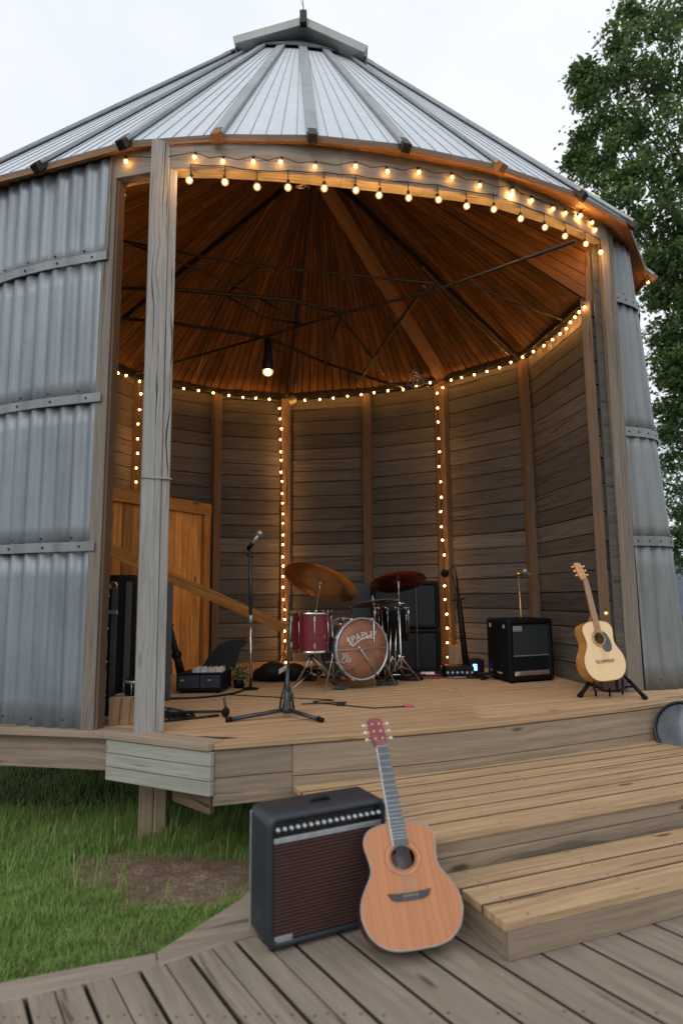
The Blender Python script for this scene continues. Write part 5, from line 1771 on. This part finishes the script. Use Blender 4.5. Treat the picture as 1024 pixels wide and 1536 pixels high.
# bass drum
bc = PY(544, 973, KD)
axd = V((.50, -.86, .03)).normalized()     # towards the front head
rB = 45.5 / F_PX * (bc - CAM).dot(FW)
depthB = .38
bd_ = thing('bass_drum', 'blue-black bass drum with brown front head and white arched lettering', 'drum', V((bc.x, bc.y, STAGE)))
back = bc - axd * depthB
mb = MB(); mb.lathe(back, axd, [(rB * .97, .02), (rB * .97, depthB - .02)], 48); mb.build('shell', MT['bluegrey'], bd_)
mb = MB(); mb.lathe(back, axd, [(.0001, depthB - .008), (rB * .55, depthB - .006), (rB * .97, depthB - .008), (rB * .97, depthB - .03)], 48)
mb.lathe(back, axd, [(.0001, .01), (rB * .97, .01), (rB * .97, .03)], 48); mb.build('drumhead', MT['head'], bd_)
for h0, h1 in ((depthB - .045, depthB + .002), (-.002, .045)):
    mb = MB(); mb.lathe(back, axd, [(rB * .97, h0), (rB * 1.02, h0), (rB * 1.03, (h0 + h1) / 2), (rB * 1.02, h1), (rB * .965, h1), (rB * .965, h0 + .01)], 48); mb.build('hoop', MT['silver'], bd_)
mb = MB(); mb.lathe(back, axd, [(rB * .98, depthB - .075), (rB * 1.0, depthB - .072), (rB * .98, depthB - .069)], 40); mb.build('ring', MT['bluegrey'], bd_)
e1 = V((0, 0, 1)); e1 = (e1 - axd * e1.dot(axd)).normalized(); e2 = e1.cross(axd) * -1   # e2 should point to image right
if e2.dot(RT) < 0: e2 = -e2
for k in range(8):
    a = 2 * math.pi * (k + .5) / 8
    rd = e1 * math.sin(a) + e2 * math.cos(a)
    mb = MB(); p = back + rd * rB * 1.03
    mb.tube([p + axd * .03, p + axd * (depthB - .03)], .004, 6)
    mb.box(p + axd * depthB * .5, axd * .03, rd * .014, axd.cross(rd) * .010)
    mb.box(p + axd * (depthB - .02) , axd * .012, rd * .012, axd.cross(rd) * .014)
    mb.build('tension_rod', MT['chrome'], bd_)
for s in (-1, 1):
    a = bc - axd * .10 + e2 * s * rB * .95 - e1 * rB * .25
    b = V((a.x + e2.x * s * .12 + axd.x * .06, a.y + e2.y * s * .12 + axd.y * .06, STAGE + .008))
    mb = MB(); mb.tube([a + e1 * .06, a, b], .007, 6); mb.build('leg', MT['chrome'], bd_)
# lettering on the head
def text3(body, size, mat, parent, origin, ex, ey, name='lettering', bold=.0, arc=0):
    c = bpy.data.curves.new(name, 'FONT'); c.body = body; c.size = 1; c.align_x = 'CENTER'; c.offset = bold; c.resolution_u = 3
    o = bpy.data.objects.new(name, c); COL.objects.link(o)
    bpy.context.view_layer.update()
    me = bpy.data.meshes.new_from_object(o.evaluated_get(bpy.context.evaluated_depsgraph_get()))
    bpy.data.objects.remove(o)
    mb = MB(); nz = ex.cross(ey)
    xs = [v.co.x for v in me.vertices]; half = max(abs(min(xs)), abs(max(xs))) or 1
    vs = []
    for v in me.vertices:
        x, y = v.co.x * size, v.co.y * size
        if arc:
            a = x / arc
            px_, py_ = (arc + y) * math.sin(a), (arc + y) * math.cos(a) - arc
        else: px_, py_ = x, y
        vs.append(origin + ex * px_ + ey * py_ + nz * 0)
    mb.add(vs, [list(p.vertices) for p in me.polygons])
    return mb.build(name, mat, parent)
fo = back + axd * (depthB - .0035)
rx = (e2 * math.cos(R(12)) + e1 * math.sin(R(12))); ry = (e1 * math.cos(R(12)) - e2 * math.sin(R(12)))
text3('SPAPLE', .090, MT['white'], bd_, fo + e1 * rB * .30 + e2 * rB * -.05, rx, ry, bold=.008, arc=.42)
text3('CAF', .060, MT['dim'], bd_, fo - e1 * rB * .42 - e2 * rB * .64, e2, e1, bold=.01)
text3('SG', .060, MT['dim'], bd_, fo - e1 * rB * .26 - e2 * rB * .66, e2, e1, bold=.01)
mb = MB()
pts = [fo + e1 * rB * .40 - e2 * rB * .58, fo + e1 * rB * .10 - e2 * rB * .38, fo + e1 * rB * .28 - e2 * rB * .1, fo + e1 * rB * .40 + e2 * rB * .25, fo + e1 * rB * .46 + e2 * rB * .52, fo + e1 * rB * .56 + e2 * rB * .54]
for a, b in zip(pts, pts[1:]):
    d = (b - a).normalized(); mb.plank(a, b, d.cross(axd) * .012, axd * .001)
mb.build('swoosh', MT['white'], bd_)
mb = MB(); a = fo + axd * .02
mb.tube([a - e2 * rB * 1.04 - axd * .02, a - e2 * rB * .2, a + e2 * rB * 1.04 - axd * .02], .0028, 5)
mb.tube([a - e2 * rB * .17 + e1 * rB * .04, a + e2 * rB * .5 - e1 * rB * .80], .006, 6)
mb.ball(a - e2 * rB * .18 + e1 * rB * .04, .016, 8, 6); mb.ball(a + e2 * rB * .52 - e1 * rB * .82, .018, 8, 6)
mb.build('strut_rod', MT['silver'], bd_)
# pedal clutter below
mb = MB()
for (a, b) in (((530, 1003), (512, 1022)), ((512, 1010), (505, 1030)), ((505, 1008), (498, 1029)), ((560, 1010), (585, 1026)), ((575, 1000), (592, 1022)), ((585, 1010), (570, 1026))):
    mb.tube([PY(*a, KD - .12), PZ(b[0], b[1], STAGE + .012)], .006, 5)
mb.tube(cr([tuple(PY(u, v, KD - .14)) for u, v in ((500, 1020), (506, 1008), (520, 1006), (532, 1010))], 5), .006, 5)
mb.box(PZ(508, 1031, STAGE + .02), (.06, 0, 0), (0, .03, 0), (0, 0, .016)); mb.box(PZ(580, 1024, STAGE + .02), (.10, 0, 0), (0, .05, 0), (0, 0, .016))
tag(mb.build('drum_pedal', MT['stand'], None, bevel=.002), 'metal pedal and spurs at the foot of the bass drum', 'drum pedal')

# floor tom
fc0 = PY(467, 978, KD + .02); fz1 = PY(467, 918, KD + .02).z
rT = 29.5 / F_PX * (fc0 - CAM).dot(FW)
ft_ = thing('floor_tom', 'wine-red tom drum on thin chrome legs left of the bass drum', 'drum', V((fc0.x, fc0.y, STAGE)))
H_ = fz1 - fc0.z
mb = MB(); mb.lathe(fc0, (0, 0, 1), [(rT, 0.01), (rT, H_ - .01)], 40); mb.build('shell', MT['red'], ft_)
mb = MB(); mb.lathe(fc0, (0, 0, 1), [(.0001, H_ - .004), (rT * .98, H_ - .004)], 40); mb.build('drumhead', MT['paper'], ft_)
for z in (0, H_ - .022):
    mb = MB(); mb.lathe(fc0 + V((0, 0, z)), (0, 0, 1), [(rT * 1.0, 0), (rT * 1.045, 0), (rT * 1.05, .01), (rT * 1.045, .024), (rT * 1.0, .024)], 40); mb.build('hoop', MT['chrome'], ft_)
for k in range(8):
    a = 2 * math.pi * k / 8 + .2; rd = V((math.cos(a), math.sin(a), 0)); p = fc0 + rd * rT * 1.045
    mb = MB(); mb.tube([p + V((0, 0, .01)), p + V((0, 0, H_ - .01))], .0035, 6)
    for z in (.07, H_ - .06): mb.box(p + V((0, 0, z)) - rd * .004, (0, 0, .022), rd * .009, rd.cross(V((0, 0, 1))) * .008)
    mb.ball(p + V((0, 0, H_ + .004)), .008, 6, 4)
    mb.build('tension_rod', MT['chrome'], ft_)
def leg_(name, pts, r, par, mat=None): 
    mb = MB(); mb.tube(pts, r, 6); return mb.build(name, mat or MT['chrome'], par)
hubT = fc0 + V((0, -.02, -.02))
for (u, v) in ((441, 1031), (501, 1030), (480, 1016)):
    leg_('leg', [hubT, PZ(u, v, STAGE + .01)], .006, ft_)
    leg_('leg', [hubT + V((.012, 0, 0)), PZ(u + 3, v - 2, STAGE + .03)], .004, ft_)
leg_('brace', [PZ(441, 1031, STAGE + .12), V((hubT.x, hubT.y, STAGE + .16)), PZ(500, 1030, STAGE + .13)], .004, ft_)
leg_('brace', [hubT, V((hubT.x, hubT.y, STAGE + .14))], .007, ft_)
for s, u in ((-1, 436), (1, 498)):
    p = PY(u, 925, KD); leg_('side_leg', [p, V((p.x + .01 * s, p.y, fc0.z - .08 if s < 0 else STAGE + .02))], .006, ft_)

# cymbals
def cymbal(label, c, nrm, r, mat, par_name='cymbal', bell=True):
    t = thing(par_name, label, 'cymbal', c, None)
    mb = MB()
    pr = [(.0001, .032), (r * .08, .030), (r * .15, .016), (r * .19, .012), (r * .55, .004), (r, -.008), (r, -.0095), (r * .55, .001), (r * .19, .009), (r * .15, .012), (r * .08, .026), (.0001, .028)]
    mb.lathe(c, nrm, pr, 56); mb.build('plate', mat, t)
    mb = MB(); mb.lathe(c + V(nrm).normalized() * .026, nrm, [(.0001, 0), (.018, 0), (.018, .008), (.008, .012), (.008, .04), (.0001, .042)], 12)
    mb.lathe(c - V(nrm).normalized() * .004, nrm, [(.0001, -.02), (.014, -.02), (.016, 0), (.0001, .01)], 12)
    mb.build('wing_nut', MT['silver'], t)
    return t
cl_ = PY(481, 873, KD - .25)
n_ = V((.30, .40, .86)).normalized()
cymbal('large tilted bronze cymbal above the wine-red tom', cl_, n_, .345, MT['bronze'])
cs_ = thing('cymbal_stand', 'short chrome rod holding the bronze cymbal over the wine-red tom', 'cymbal stand', fc0 + V((0, 0, H_)))
a = PY(474, 916, KD - .05)
leg_('rod', [cl_ - n_ * .02, cl_ - n_ * .04 + V((0, 0, -.03)), a], .006, cs_)
mb = MB(); mb.lathe(a - V((0, 0, .02)), (0, 0, 1), [(.0001, 0), (.014, 0), (.014, .03), (.0001, .03)], 8); mb.build('clamp', MT['chrome'], cs_)
c2_ = PY(597, 872, KD + .15)
cymbal('dark red cymbal on the tall stand right of the bass drum', c2_, V((-.10, .36, .93)), .265, MT['redcym'])
st = thing('cymbal_stand', 'tall thin cymbal stand with tripod legs right of the bass drum', 'cymbal stand', PZ(601, 1022, STAGE))
hb2 = PY(601, 985, KD + .12)
leg_('pole', [hb2 - V((0, 0, .10)), hb2, PY(598, 905, KD + .13)], .009, st); leg_('upper_pole', [PY(598, 908, KD + .13), PY(597, 853, KD + .15)], .007, st)
for v_ in (905, 985, 862):
    p = PY(599, v_, KD + .12); mb = MB(); mb.lathe(p - V((0, 0, .02)), (0, 0, 1), [(.0001, 0), (.016, 0), (.018, .02), (.014, .04), (.0001, .04)], 10); mb.tube([p, p + V((.05, 0, 0))], .006, 6); mb.build('clamp', MT['chrome'], st)
for (u, v) in ((629, 1020), (578, 1024), (606, 1008)):
    leg_('leg', [hb2, PZ(u, v, STAGE + .01)], .008, st)
    leg_('brace', [hb2 - V((0, 0, .09)), hb2.lerp(PZ(u, v, STAGE + .01), .6)], .005, st)
c3_ = PY(560, 904, KD + .05)
cymbal('nearly flat grey hi-hat cymbal between the bronze and dark red cymbals', c3_, V((-.13, .14, .98)), .235, MT['greycym'])
hs = thing('hi_hat_stand', 'thin chrome rod carrying the grey cymbal behind the bass drum', 'cymbal stand', PZ(572, 1012, STAGE))
leg_('rod', [c3_ - V((0, 0, .0)), V((c3_.x, c3_.y + .02, STAGE + .01))], .006, hs)
# rack tom (black) on the right
rc = PY(588, 962, KD + .42)
tt = thing('rack_tom', 'black tom drum with chrome lugs behind the tall cymbal stand', 'drum', V((rc.x, rc.y, STAGE)))
rR = 24 / F_PX * (rc - CAM).dot(FW); hR = PY(588, 912, KD + .42).z - rc.z
mb = MB(); mb.lathe(rc, (0, 0, 1), [(.0001, 0), (rR, .01), (rR, hR)], 32); mb.lathe(rc, (0, 0, 1), [(.0001, hR - .004), (rR, hR - .004)], 32); mb.build('shell', MT['black'], tt)
mb = MB(); mb.lathe(rc + V((0, 0, hR - .02)), (0, 0, 1), [(rR, 0), (rR * 1.04, 0), (rR * 1.04, .022), (rR, .022)], 32); mb.build('hoop', MT['stand'], tt)
for k in range(10):
    a = 2 * math.pi * k / 10; rd = V((math.cos(a), math.sin(a), 0)); p = rc + rd * rR * 1.04
    mb = MB(); mb.ball(p + V((0, 0, hR)), .012, 8, 5); mb.box(p + V((0, 0, hR - .04)), (0, 0, .016), rd * .01, rd.cross(V((0, 0, 1))) * .008)
    mb.tube([p + V((0, 0, hR)), p + V((0, 0, hR * .25))], .0035, 5); mb.build('lug', MT['chrome'], tt)
for (u0, v0, u1, v1) in ((572, 915, 577, 1012), (586, 942, 584, 1008), (594, 942, 592, 1008), (582, 1012, 600, 1012)):
    leg_('leg', [PY(u0, v0, KD + .15), PY(u1, v1, KD + .12)], .006, tt)
for (u, v) in ((574, 1024), (612, 1020), (590, 1016)):
    leg_('leg', [PY(588, 985, KD + .3), PZ(u, v, STAGE + .01)], .006, tt)
# ------------------------------------------------------------------ tall black cabinet behind the drums
y = 7.25
p0 = PY(556, 1010, y); p1 = PY(660, 1010, y); ztop = PY(610, 872, y).z
big_ = thing('speaker_stack', 'tall black speaker stack against the back wall behind the cymbals', 'speaker', V((p0.x, y, STAGE)))
def K(x, yy, z): return V((p0.x + x, y + yy + x * -.10, STAGE + z))
KW, KH = p1.x - p0.x, ztop - STAGE
mb = MB(); shell(K, 0, KW, 0, KH * .48, .02, 0, .42, .04, .02, mb); mb.build('lower_cabinet', MT['tolex'], big_)
mb = MB(); shell(K, .02, KW, KH * .485, KH, .02, .01, .42, .04, .02, mb); mb.build('upper_cabinet', MT['tolex'], big_)
rbox((.05, .014, .06), (KW - .05, .02, KH * .46), 'grille', plain('speaker_cloth', (.010, .011, .013), .85, 0, .3, 200, .4), big_, .002, K)
rbox((.07, .024, KH * .52), (KW - .05, .03, KH * .96), 'grille', plain('speaker_cloth_b', (.012, .016, .022), .85, 0, .3, 200, .4), big_, .002, K)
for s in range(2):
    rbox((KW * .66, -.03, .02), (KW * .66 + .012, -.022, KH * .93), 'rail', MT['stand'], big_, 0, K) if s == 0 else None
# small dark crate left of it
q = PY(532, 905, y + .25)
mb = MB(); mb.box((q.x + .12, y + .35, (STAGE + PY(540, 876, y + .25).z) / 2), (.16, 0, 0), (0, .15, 0), (0, 0, (PY(540, 876, y + .25).z - STAGE) / 2))
o = mb.build('equipment_case', plain('navy_case', (.015, .02, .032), .5), None, bevel=.01)
tag(o, 'dark navy upright case between the hi-hat and the tall black speaker stack', 'case')
# pole beside the wide lit post: dark folded stand
a, b = PY(683, 856, 7.4), PY(699, 1002, 7.0)
mb = MB(); mb.tube([a, a.lerp(b, .3), a.lerp(b, .35), b], [.008, .018, .028, .036], 8); mb.tube([a.lerp(b, .32) - V((.07, 0, 0)), a.lerp(b, .32) + V((.07, 0, .02))], .010, 6)
mb.tube([a.lerp(b, .3), PY(676, 860, 7.45)], .006, 5); mb.ball(PY(667, 860, 7.55), .05, 10, 7)
mb.tube([PY(667, 860, 7.55), PY(680, 850, 7.5), a], .005, 5)
tag(mb.build('folded_stand', MT['black'], None), 'black folded music stand leaning on the boards right of the wide lit wall post', 'music stand')
# pale block at the foot of the wide post
q = PZ(683, 1003, STAGE); mb = MB(); zt = PY(683, 968, 7.6).z
mb.plank((PY(683, 1000, 7.6).x, 7.6, STAGE), (PY(683, 1000, 7.6).x, 7.6, zt), V((.17, 0, 0)), V((0, .06, 0)))
tag(mb.build('offcut_block', MT['deck'], None, bevel=.004), 'pale timber offcut standing at the foot of the wide lit wall post', 'timber block')
# black boxes on the floor
def crate(name, label, cat, u0, u1, vb, vt, mat, dep=.25, bev=.012, extra=None):
    a = PZ(u0, vb, STAGE); b = PZ(u1, vb, STAGE); zt = PY((u0 + u1) / 2, vt, a.y).z
    t = thing(name, label, cat, a)
    mb = MB(); mb.box(((a.x + b.x) / 2, a.y + dep / 2, (STAGE + zt) / 2 + .001), ((b.x - a.x) / 2, 0, 0), (0, dep / 2, 0), (0, 0, (zt - STAGE) / 2)); mb.build('case', mat, t, bevel=bev, seg=3)
    return t, a, b, zt
t, a, b, zt = crate('stage_box', 'low black stage box with cables at the foot of the wide lit post', 'stage box', 668, 712, 1018, 1000, MT['black'], .28)
for k in range(6):
    mb = MB(); mb.lathe((lerp(a.x, b.x, (k + .5) / 6), a.y, STAGE + .06), (0, -1, 0), [(.012, 0), (.014, .004), (.008, .005), (.0001, .002)], 10); mb.build('socket', MT['silver'], t)
mb = MB(); mb.tube([(a.x, a.y - .012, STAGE + .015), (b.x + .1, a.y - .012, STAGE + .015)], .004, 5); mb.build('edge_strip', MT['silver'], t)
t, a, b, zt = crate('effects_unit', 'small black effects unit with glowing blue display beside the square speaker cabinet', 'effects unit', 703, 727, 1014, 990, MT['black'], .2)
mb = MB(); q = PY(712, 1001, a.y - .004); mb.box(q, (.022, 0, 0), (0, .003, 0), (0, 0, .034)); mb.build('display', MT['led'], t)
t, a, b, zt = crate('pedal_board', 'flat dark red pedal board with pale strip on the stage right of the bass drum', 'pedal board', 628, 662, 1018, 1012, MT['redwhite'], .2, .004)
mb = MB(); mb.box(((a.x + b.x) / 2 - .02, a.y + .05, zt + .012), (.07, 0, 0), (0, .03, 0), (0, 0, .012)); mb.build('pedal', MT['paper'], t)
mb = MB(); mb.box(((a.x + b.x) / 2 + .09, a.y + .07, zt + .01), (.03, 0, 0), (0, .04, 0), (0, 0, .01)); mb.build('pedal', MT['black'], t)
# cable heaps
rn = random.Random(9)
def heap(label, u0, u1, v, n, r, hgt, mat='cable', name='cable_coil', cat='cables', y=None):
    mb = MB()
    for k in range(n):
        c = PZ(rn.uniform(u0, u1), v + rn.uniform(-3, 3), STAGE)
        rr_ = rn.uniform(.05, .13); zz_ = STAGE + r + rn.uniform(0, hgt); tl = rn.uniform(-.5, .5)
        pts = [V((c.x + rr_ * math.cos(w) * 1.3, c.y + rr_ * .7 * math.sin(w), max(STAGE + r, zz_ + tl * .1 * math.sin(w + k)))) for w in [2 * math.pi * q / 14 for q in range(14)]]
        mb.tube(pts, r, 6, closed=True)
    tag(mb.build(name, MT[mat], None), label, cat)
heap('heap of black cables on the stage behind the wine-red tom', 395, 520, 1020, 26, .010, .08)
heap('loose black cables on the stage behind the bass drum pedals', 505, 650, 1018, 20, .008, .06)
heap('small coil of black cable in front of the low stage box', 700, 735, 1017, 7, .007, .03)
heap('tangle of dark cord on the stage at the foot of the grey column', 250, 275, 1078, 6, .006, .03)
# dark gear bag + white-handled item behind tom
q = PZ(408, 1024, STAGE)
mb = MB(); mb.ball((q.x, q.y + .1, STAGE + .10), .15, 14, 9, sz=.65); mb.ball((q.x + .2, q.y + .15, STAGE + .09), .13, 14, 9, sz=.66); mb.ball((q.x - .1, q.y + .15, STAGE + .07), .12, 14, 9, sz=.58)
o = mb.build('gear_bag', MT['cable'], None); tag(o, 'soft black gear bag lying at the bottom of the middle light strand', 'bag')
mb = MB(); a, b = PY(418, 1008, q.y - .08), PY(434, 998, q.y - .1); mb.plank(a, b, V((0, 0, .05)), V((0, .02, 0)))
o = mb.build('drum_brush', MT['paper'], None, bevel=.006); tag(o, 'pale flat handle resting on the black gear bag', 'brush')
mb = MB(); mb.tube([PY(417, 1006, 7.4), PY(424, 985, 7.5), PY(430, 960, 7.6)], [.022, .012, .008], 8)
o = mb.build('lamp_cord', MT['brass'], None); tag(o, 'brass-coloured cord end below the middle light strand', 'cord')
# things lying on the stage front
a, b = PZ(452, 1056, STAGE + .008), PZ(520, 1053, STAGE + .008)
mb = MB(); mb.tube([a, b], .005, 6); p = PZ(511, 1056, STAGE + .012); mb.box(p, (.035, 0, 0), (0, .02, 0), (0, 0, .012))
tag(mb.build('drumstick', MT['steel'], None), 'dark drumstick with a clip lying on the stage in front of the bass drum', 'drumstick')
a, b = PZ(560, 1062, STAGE + .007), PZ(612, 1059, STAGE + .007)
mb = MB(); mb.tube([a, b], .0045, 6); mb.lathe(b - V((.05, 0, 0)), (1, -.05, 0), [(.0001, 0), (.012, .02), (.016, .06), (.009, .09), (.0001, .10)], 10, 1)
tag(mb.build('drum_mallet', [MT['steel'], MT['pink']], None), 'pink-headed mallet lying on the stage edge above the red guitar headstock', 'mallet')
mb = MB(); mb.tube(cr([tuple(PZ(u, v, STAGE + .006)) for u, v in ((345, 1042), (420, 1046), (500, 1050), (470, 1053), (560, 1062))], 6), .004, 6)
tag(mb.build('floor_cable', MT['cable'], None), 'thin dark cable lying across the stage front', 'cable')
mb = MB(); mb.tube(cr([tuple(PZ(u, v, STAGE + .008)) for u, v in ((246, 1048), (300, 1046), (350, 1040), (376, 1030))], 6), .009, 6)
tag(mb.build('floor_cable', MT['cable'], None), 'thick black cable running under the open keyboard case', 'cable')
# ------------------------------------------------------------------ left group
# locker-like tall case
a = PZ(153, 1075, STAGE); yl = a.y
zt = PY(190, 863, yl + .15).z
lk = thing('tall_case', 'tall ribbed black equipment case just inside the left corner post', 'equipment case', a)
def Lk(x, yy, z): return V((a.x + x, yl + yy + x * .25, STAGE + z))
LH = zt - STAGE; LW = .19
rbox((0, 0, 0.0), (LW, .16, LH), 'body', MT['tolex'], lk, .012, Lk)
mb = MB()
for k in range(5): 
    x = .06 + k * .095
    mb.box(Lk(x, -.006, LH * .52), (Lk(x + .022, 0, 0) - Lk(x, 0, 0)), V((0, .012, 0)), V((0, 0, LH * .43)))
mb.build('ribs', plain('black_rib', (.03, .033, .038), .45), lk, bevel=.006)
for k in range(7):
    mb = MB(); mb.ball(Lk(.02 + (k % 2) * .29, -.014, .15 + k * .12), .010, 8, 5); mb.build('rivet', MT['silver'], lk)
mb = MB(); c = Lk(.045, -.03, LH * .73); mb.box(c, (.05, 0, 0), (0, .012, 0), (0, 0, .014)); mb.build('latch', MT['silver'], lk, bevel=.004)
mb = MB(); c = Lk(.05, -.02, LH * .92); mb.lathe(c, (0, -1, 0), [(.03, 0), (.034, .006), (.02, .008), (.018, .003)], 14); mb.build('lock_ring', MT['brass'], lk)
# cardboard box + small black drum
a = PZ(163, 1088, STAGE); b = PZ(222, 1086, STAGE); zt = PY(190, 1046, a.y).z
cbx = thing('cardboard_box', 'low brown cardboard box behind the grey column', 'box', a)
mb = MB(); mb.box(((a.x + b.x) / 2, a.y + .14, (STAGE + zt) / 2), ((b.x - a.x) / 2, .02, 0), (0, .13, 0), (0, 0, (zt - STAGE) / 2)); mb.build('carton', MT['card'], cbx, bevel=.003)
mb = MB(); mb.plank((a.x, a.y + .135, zt + .001), (b.x, a.y + .155, zt + .001), V((0, .05, 0)), V((0, 0, .0015))); mb.build('tape', MT['paper'], cbx)
mb = MB()
for x in (.28, .55, .68, .85):
    xx = lerp(a.x, b.x, x); mb.tube([(xx, a.y - .012, STAGE + .01), (xx + .01, a.y - .014, zt - .01), (xx + .03, a.y + .05, zt + .006)], .003, 5)
mb.build('string_tie', MT['rope'], cbx)
q = PY(209, 1045, a.y + .15)
sdm = thing('small_drum', 'small black drum with silver rim on the cardboard box behind the grey column', 'drum', V((q.x, q.y, zt)))
mb = MB(); hh = PY(209, 1019, q.y).z - zt; mb.lathe((q.x, q.y, zt), (0, 0, 1), [(.0001, 0), (.10, 0), (.10, hh), (.0001, hh)], 28); mb.build('shell', MT['black'], sdm)
mb = MB(); mb.lathe((q.x, q.y, zt + hh - .015), (0, 0, 1), [(.10, 0), (.106, 0), (.106, .016), (.10, .016)], 28); mb.build('rim', MT['silver'], sdm)
for k in range(6):
    w_ = 2 * math.pi * k / 6 + .3; mb = MB(); p = V((q.x + .105 * math.cos(w_), q.y + .105 * math.sin(w_), zt)); mb.tube([p + V((0, 0, .01)), p + V((0, 0, hh - .01))], .003, 5); mb.build('lug', MT['silver'], sdm)
# leaning dark instrument by the partition
a, b = PY(247, 908, 6.2), PY(272, 1012, 6.1)
mb = MB(); mb.tube([a, a.lerp(b, .22)], .008, 6); mb.tube([a.lerp(b, .2), a.lerp(b, .5), a.lerp(b, .75), b], [.03, .027, .034, .04], 8); mb.tube([a.lerp(b, .30) - V((.08, 0, .0)), a.lerp(b, .30) + V((.04, 0, .01))], .012, 6)
mb.ball(a.lerp(b, .72), .05, 8, 6)
tag(mb.build('folded_stand', MT['black'], None), 'black folded tripod leaning on the pine partition behind the grey column', 'tripod')
# open keyboard case
a = PZ(264, 1041, STAGE); b = PZ(333, 1040, STAGE); c = PZ(347, 1033, STAGE)
kc = thing('keyboard_case', 'open black keyboard case with lid raised and pale keys, on the stage left', 'keyboard', a)
kx = V((b.x - a.x, b.y - a.y, 0)); KWd = kx.length; kx.normalize(); ky = V((.10, 1, 0)).normalized()
def Kc(x, yy, z): return a + kx * x + ky * yy + V((0, 0, z))
kh = PY(300, 1010, a.y).z - STAGE
rbox((0, 0, .02), (KWd, .32, kh), 'case', MT['tolex'], kc, .008, Kc)
rbox((.02, -.004, .05), (KWd * .5, .002, kh - .02), 'front_panel', MT['bluegrey'], kc, .002, Kc); rbox((KWd * .52, -.004, .05), (KWd - .02, .002, kh - .02), 'front_panel', MT['bluegrey'], kc, .002, Kc)
for k in range(16):
    x = KWd * .30 + k * KWd * .66 / 16
    rbox((x, .05, kh), (x + KWd * .66 / 16 - .004, .16, kh + .035 + .006 * (k % 3)), 'key', MT['paper'] if k % 4 else MT['dim'], kc, .001, Kc, 1)
for x in (.04, .28): rbox((x, -.008, kh * .62), (x + .03, -.002, kh * .70), 'latch', MT['silver'], kc, .001, Kc, 1)
# lid : leaning back panel with curved outline
lidp = [(KWd * .28, 0), (KWd * .42, .10), (KWd * .62, .19), (KWd * .85, .225), (KWd * 1.22, .235), (KWd * 1.30, .215), (KWd * 1.12, .14), (KWd * 1.05, 0)]
mb = MB(); m = len(lidp)
vs = [Kc(x, .33 + z * .35, kh + z * 1.15) for x, z in lidp] + [Kc(x, .36 + z * .35, kh + z * 1.15) for x, z in lidp]
mb.add(vs, [list(range(m)), list(range(2 * m - 1, m - 1, -1))] + [[i, m + i, m + (i + 1) % m, (i + 1) % m] for i in range(m)])
mb.build('lid', MT['black'], kc)
for x, yy in ((.04, .04), (KWd - .04, .04), (.04, .28), (KWd - .04, .28)):
    mb = MB(); mb.lathe(Kc(x, yy, 0), (0, 0, 1), [(.0001, 0), (.015, 0), (.015, .022)], 10); mb.build('foot', MT['black'], kc)
# green plant behind
q = PZ(356, 1034, STAGE)
pl2 = thing('potted_plant', 'small green leafy plant beside the open keyboard case', 'plant', q)
mb = MB(); mb.lathe(q + V((0, .1, 0)), (0, 0, 1), [(.0001, 0), (.045, 0), (.06, .07), (.05, .07), (.0001, .06)], 16); mb.build('pot', MT['black'], pl2)
lv = MB(); rn = random.Random(6)
for k in range(260):
    p = q + V((rn.gauss(0, .05), .1 + rn.gauss(0, .05), .12 + rn.gauss(0, .05)))
    d = V((rn.gauss(0, 1), rn.gauss(0, 1), rn.gauss(.4, .6))).normalized(); e = d.cross(V((rn.random(), rn.random(), 1))).normalized(); l = rn.uniform(.025, .05)
    lv.add([p, p + d * l * .5 + e * l * .3, p + d * l, p + d * l * .5 - e * l * .3], [[0, 1, 2, 3]])
lv.build('leaves', lm2, pl2)
# caster rod lying on the stage
ca = thing('folded_trolley', 'folded trolley rods with one black caster wheel on the stage left', 'trolley', PZ(300, 1066, STAGE))
leg_('rod', [PZ(244, 1068, STAGE + .012), PZ(338, 1067, STAGE + .02)], .010, ca, MT['steel'])
leg_('rod', [PZ(244, 1082, STAGE + .010), PZ(328, 1073, STAGE + .010)], .008, ca, MT['steel'])
w0 = PZ(339, 1068, STAGE + .035)
mb = MB(); mb.lathe(w0 - V((.012, .0, 0)), (1, -.6, 0), [(.0001, 0), (.030, 0), (.034, .006), (.034, .018), (.030, .024), (.0001, .024)], 18); mb.build('caster_wheel', MT['black'], ca)
leg_('fork', [w0, w0 + V((-.01, .02, .05)), w0 + V((-.02, .02, .10))], .010, ca, MT['stand'])
mb = MB(); q = PZ(262, 1076, STAGE)
mb.lathe(q + V((-.06, 0, .03)), (1, .1, 0), [(.0001, 0), (.028, 0), (.03, .05), (.02, .08), (.014, .14), (.0001, .15)], 12)
tag(mb.build('adapter_plug', MT['bluegrey'], None), 'small blue-black plug lying beside the grey column on the stage', 'plug')
# ------------------------------------------------------------------ floodlight at the right edge
lc = PZ(1003, 1090, Z2 + .25); lc = PY(1024, 1096, 4.95)
ld = V((-.72, -.62, .22)).normalized()
fl_ = thing('floodlight', 'round dark floodlight with grey lens lying on the upper step at the right edge', 'floodlight', V((lc.x, lc.y, Z2)))
rF = .205
mb = MB(); mb.lathe(lc, ld, [(.0001, -.26), (rF * .45, -.25), (rF * .8, -.16), (rF * 1.02, -.03), (rF * 1.05, .0), (rF * .97, .012), (rF * .93, .0)], 40); mb.build('housing', MT['black'], fl_)
mb = MB(); mb.lathe(lc, ld, [(rF * .94, -.004), (rF * .6, .012), (rF * .3, .020), (.0001, .023)], 40); mb.build('lens', MT['lens'], fl_)
mb = MB(); mb.lathe(lc, ld, [(rF * .95, .004), (rF * 1.0, .018), (rF * 1.05, .004)], 40); mb.build('rim', MT['stand'], fl_)
print('flood bottom z', lc.z - rF, 'step', Z2)
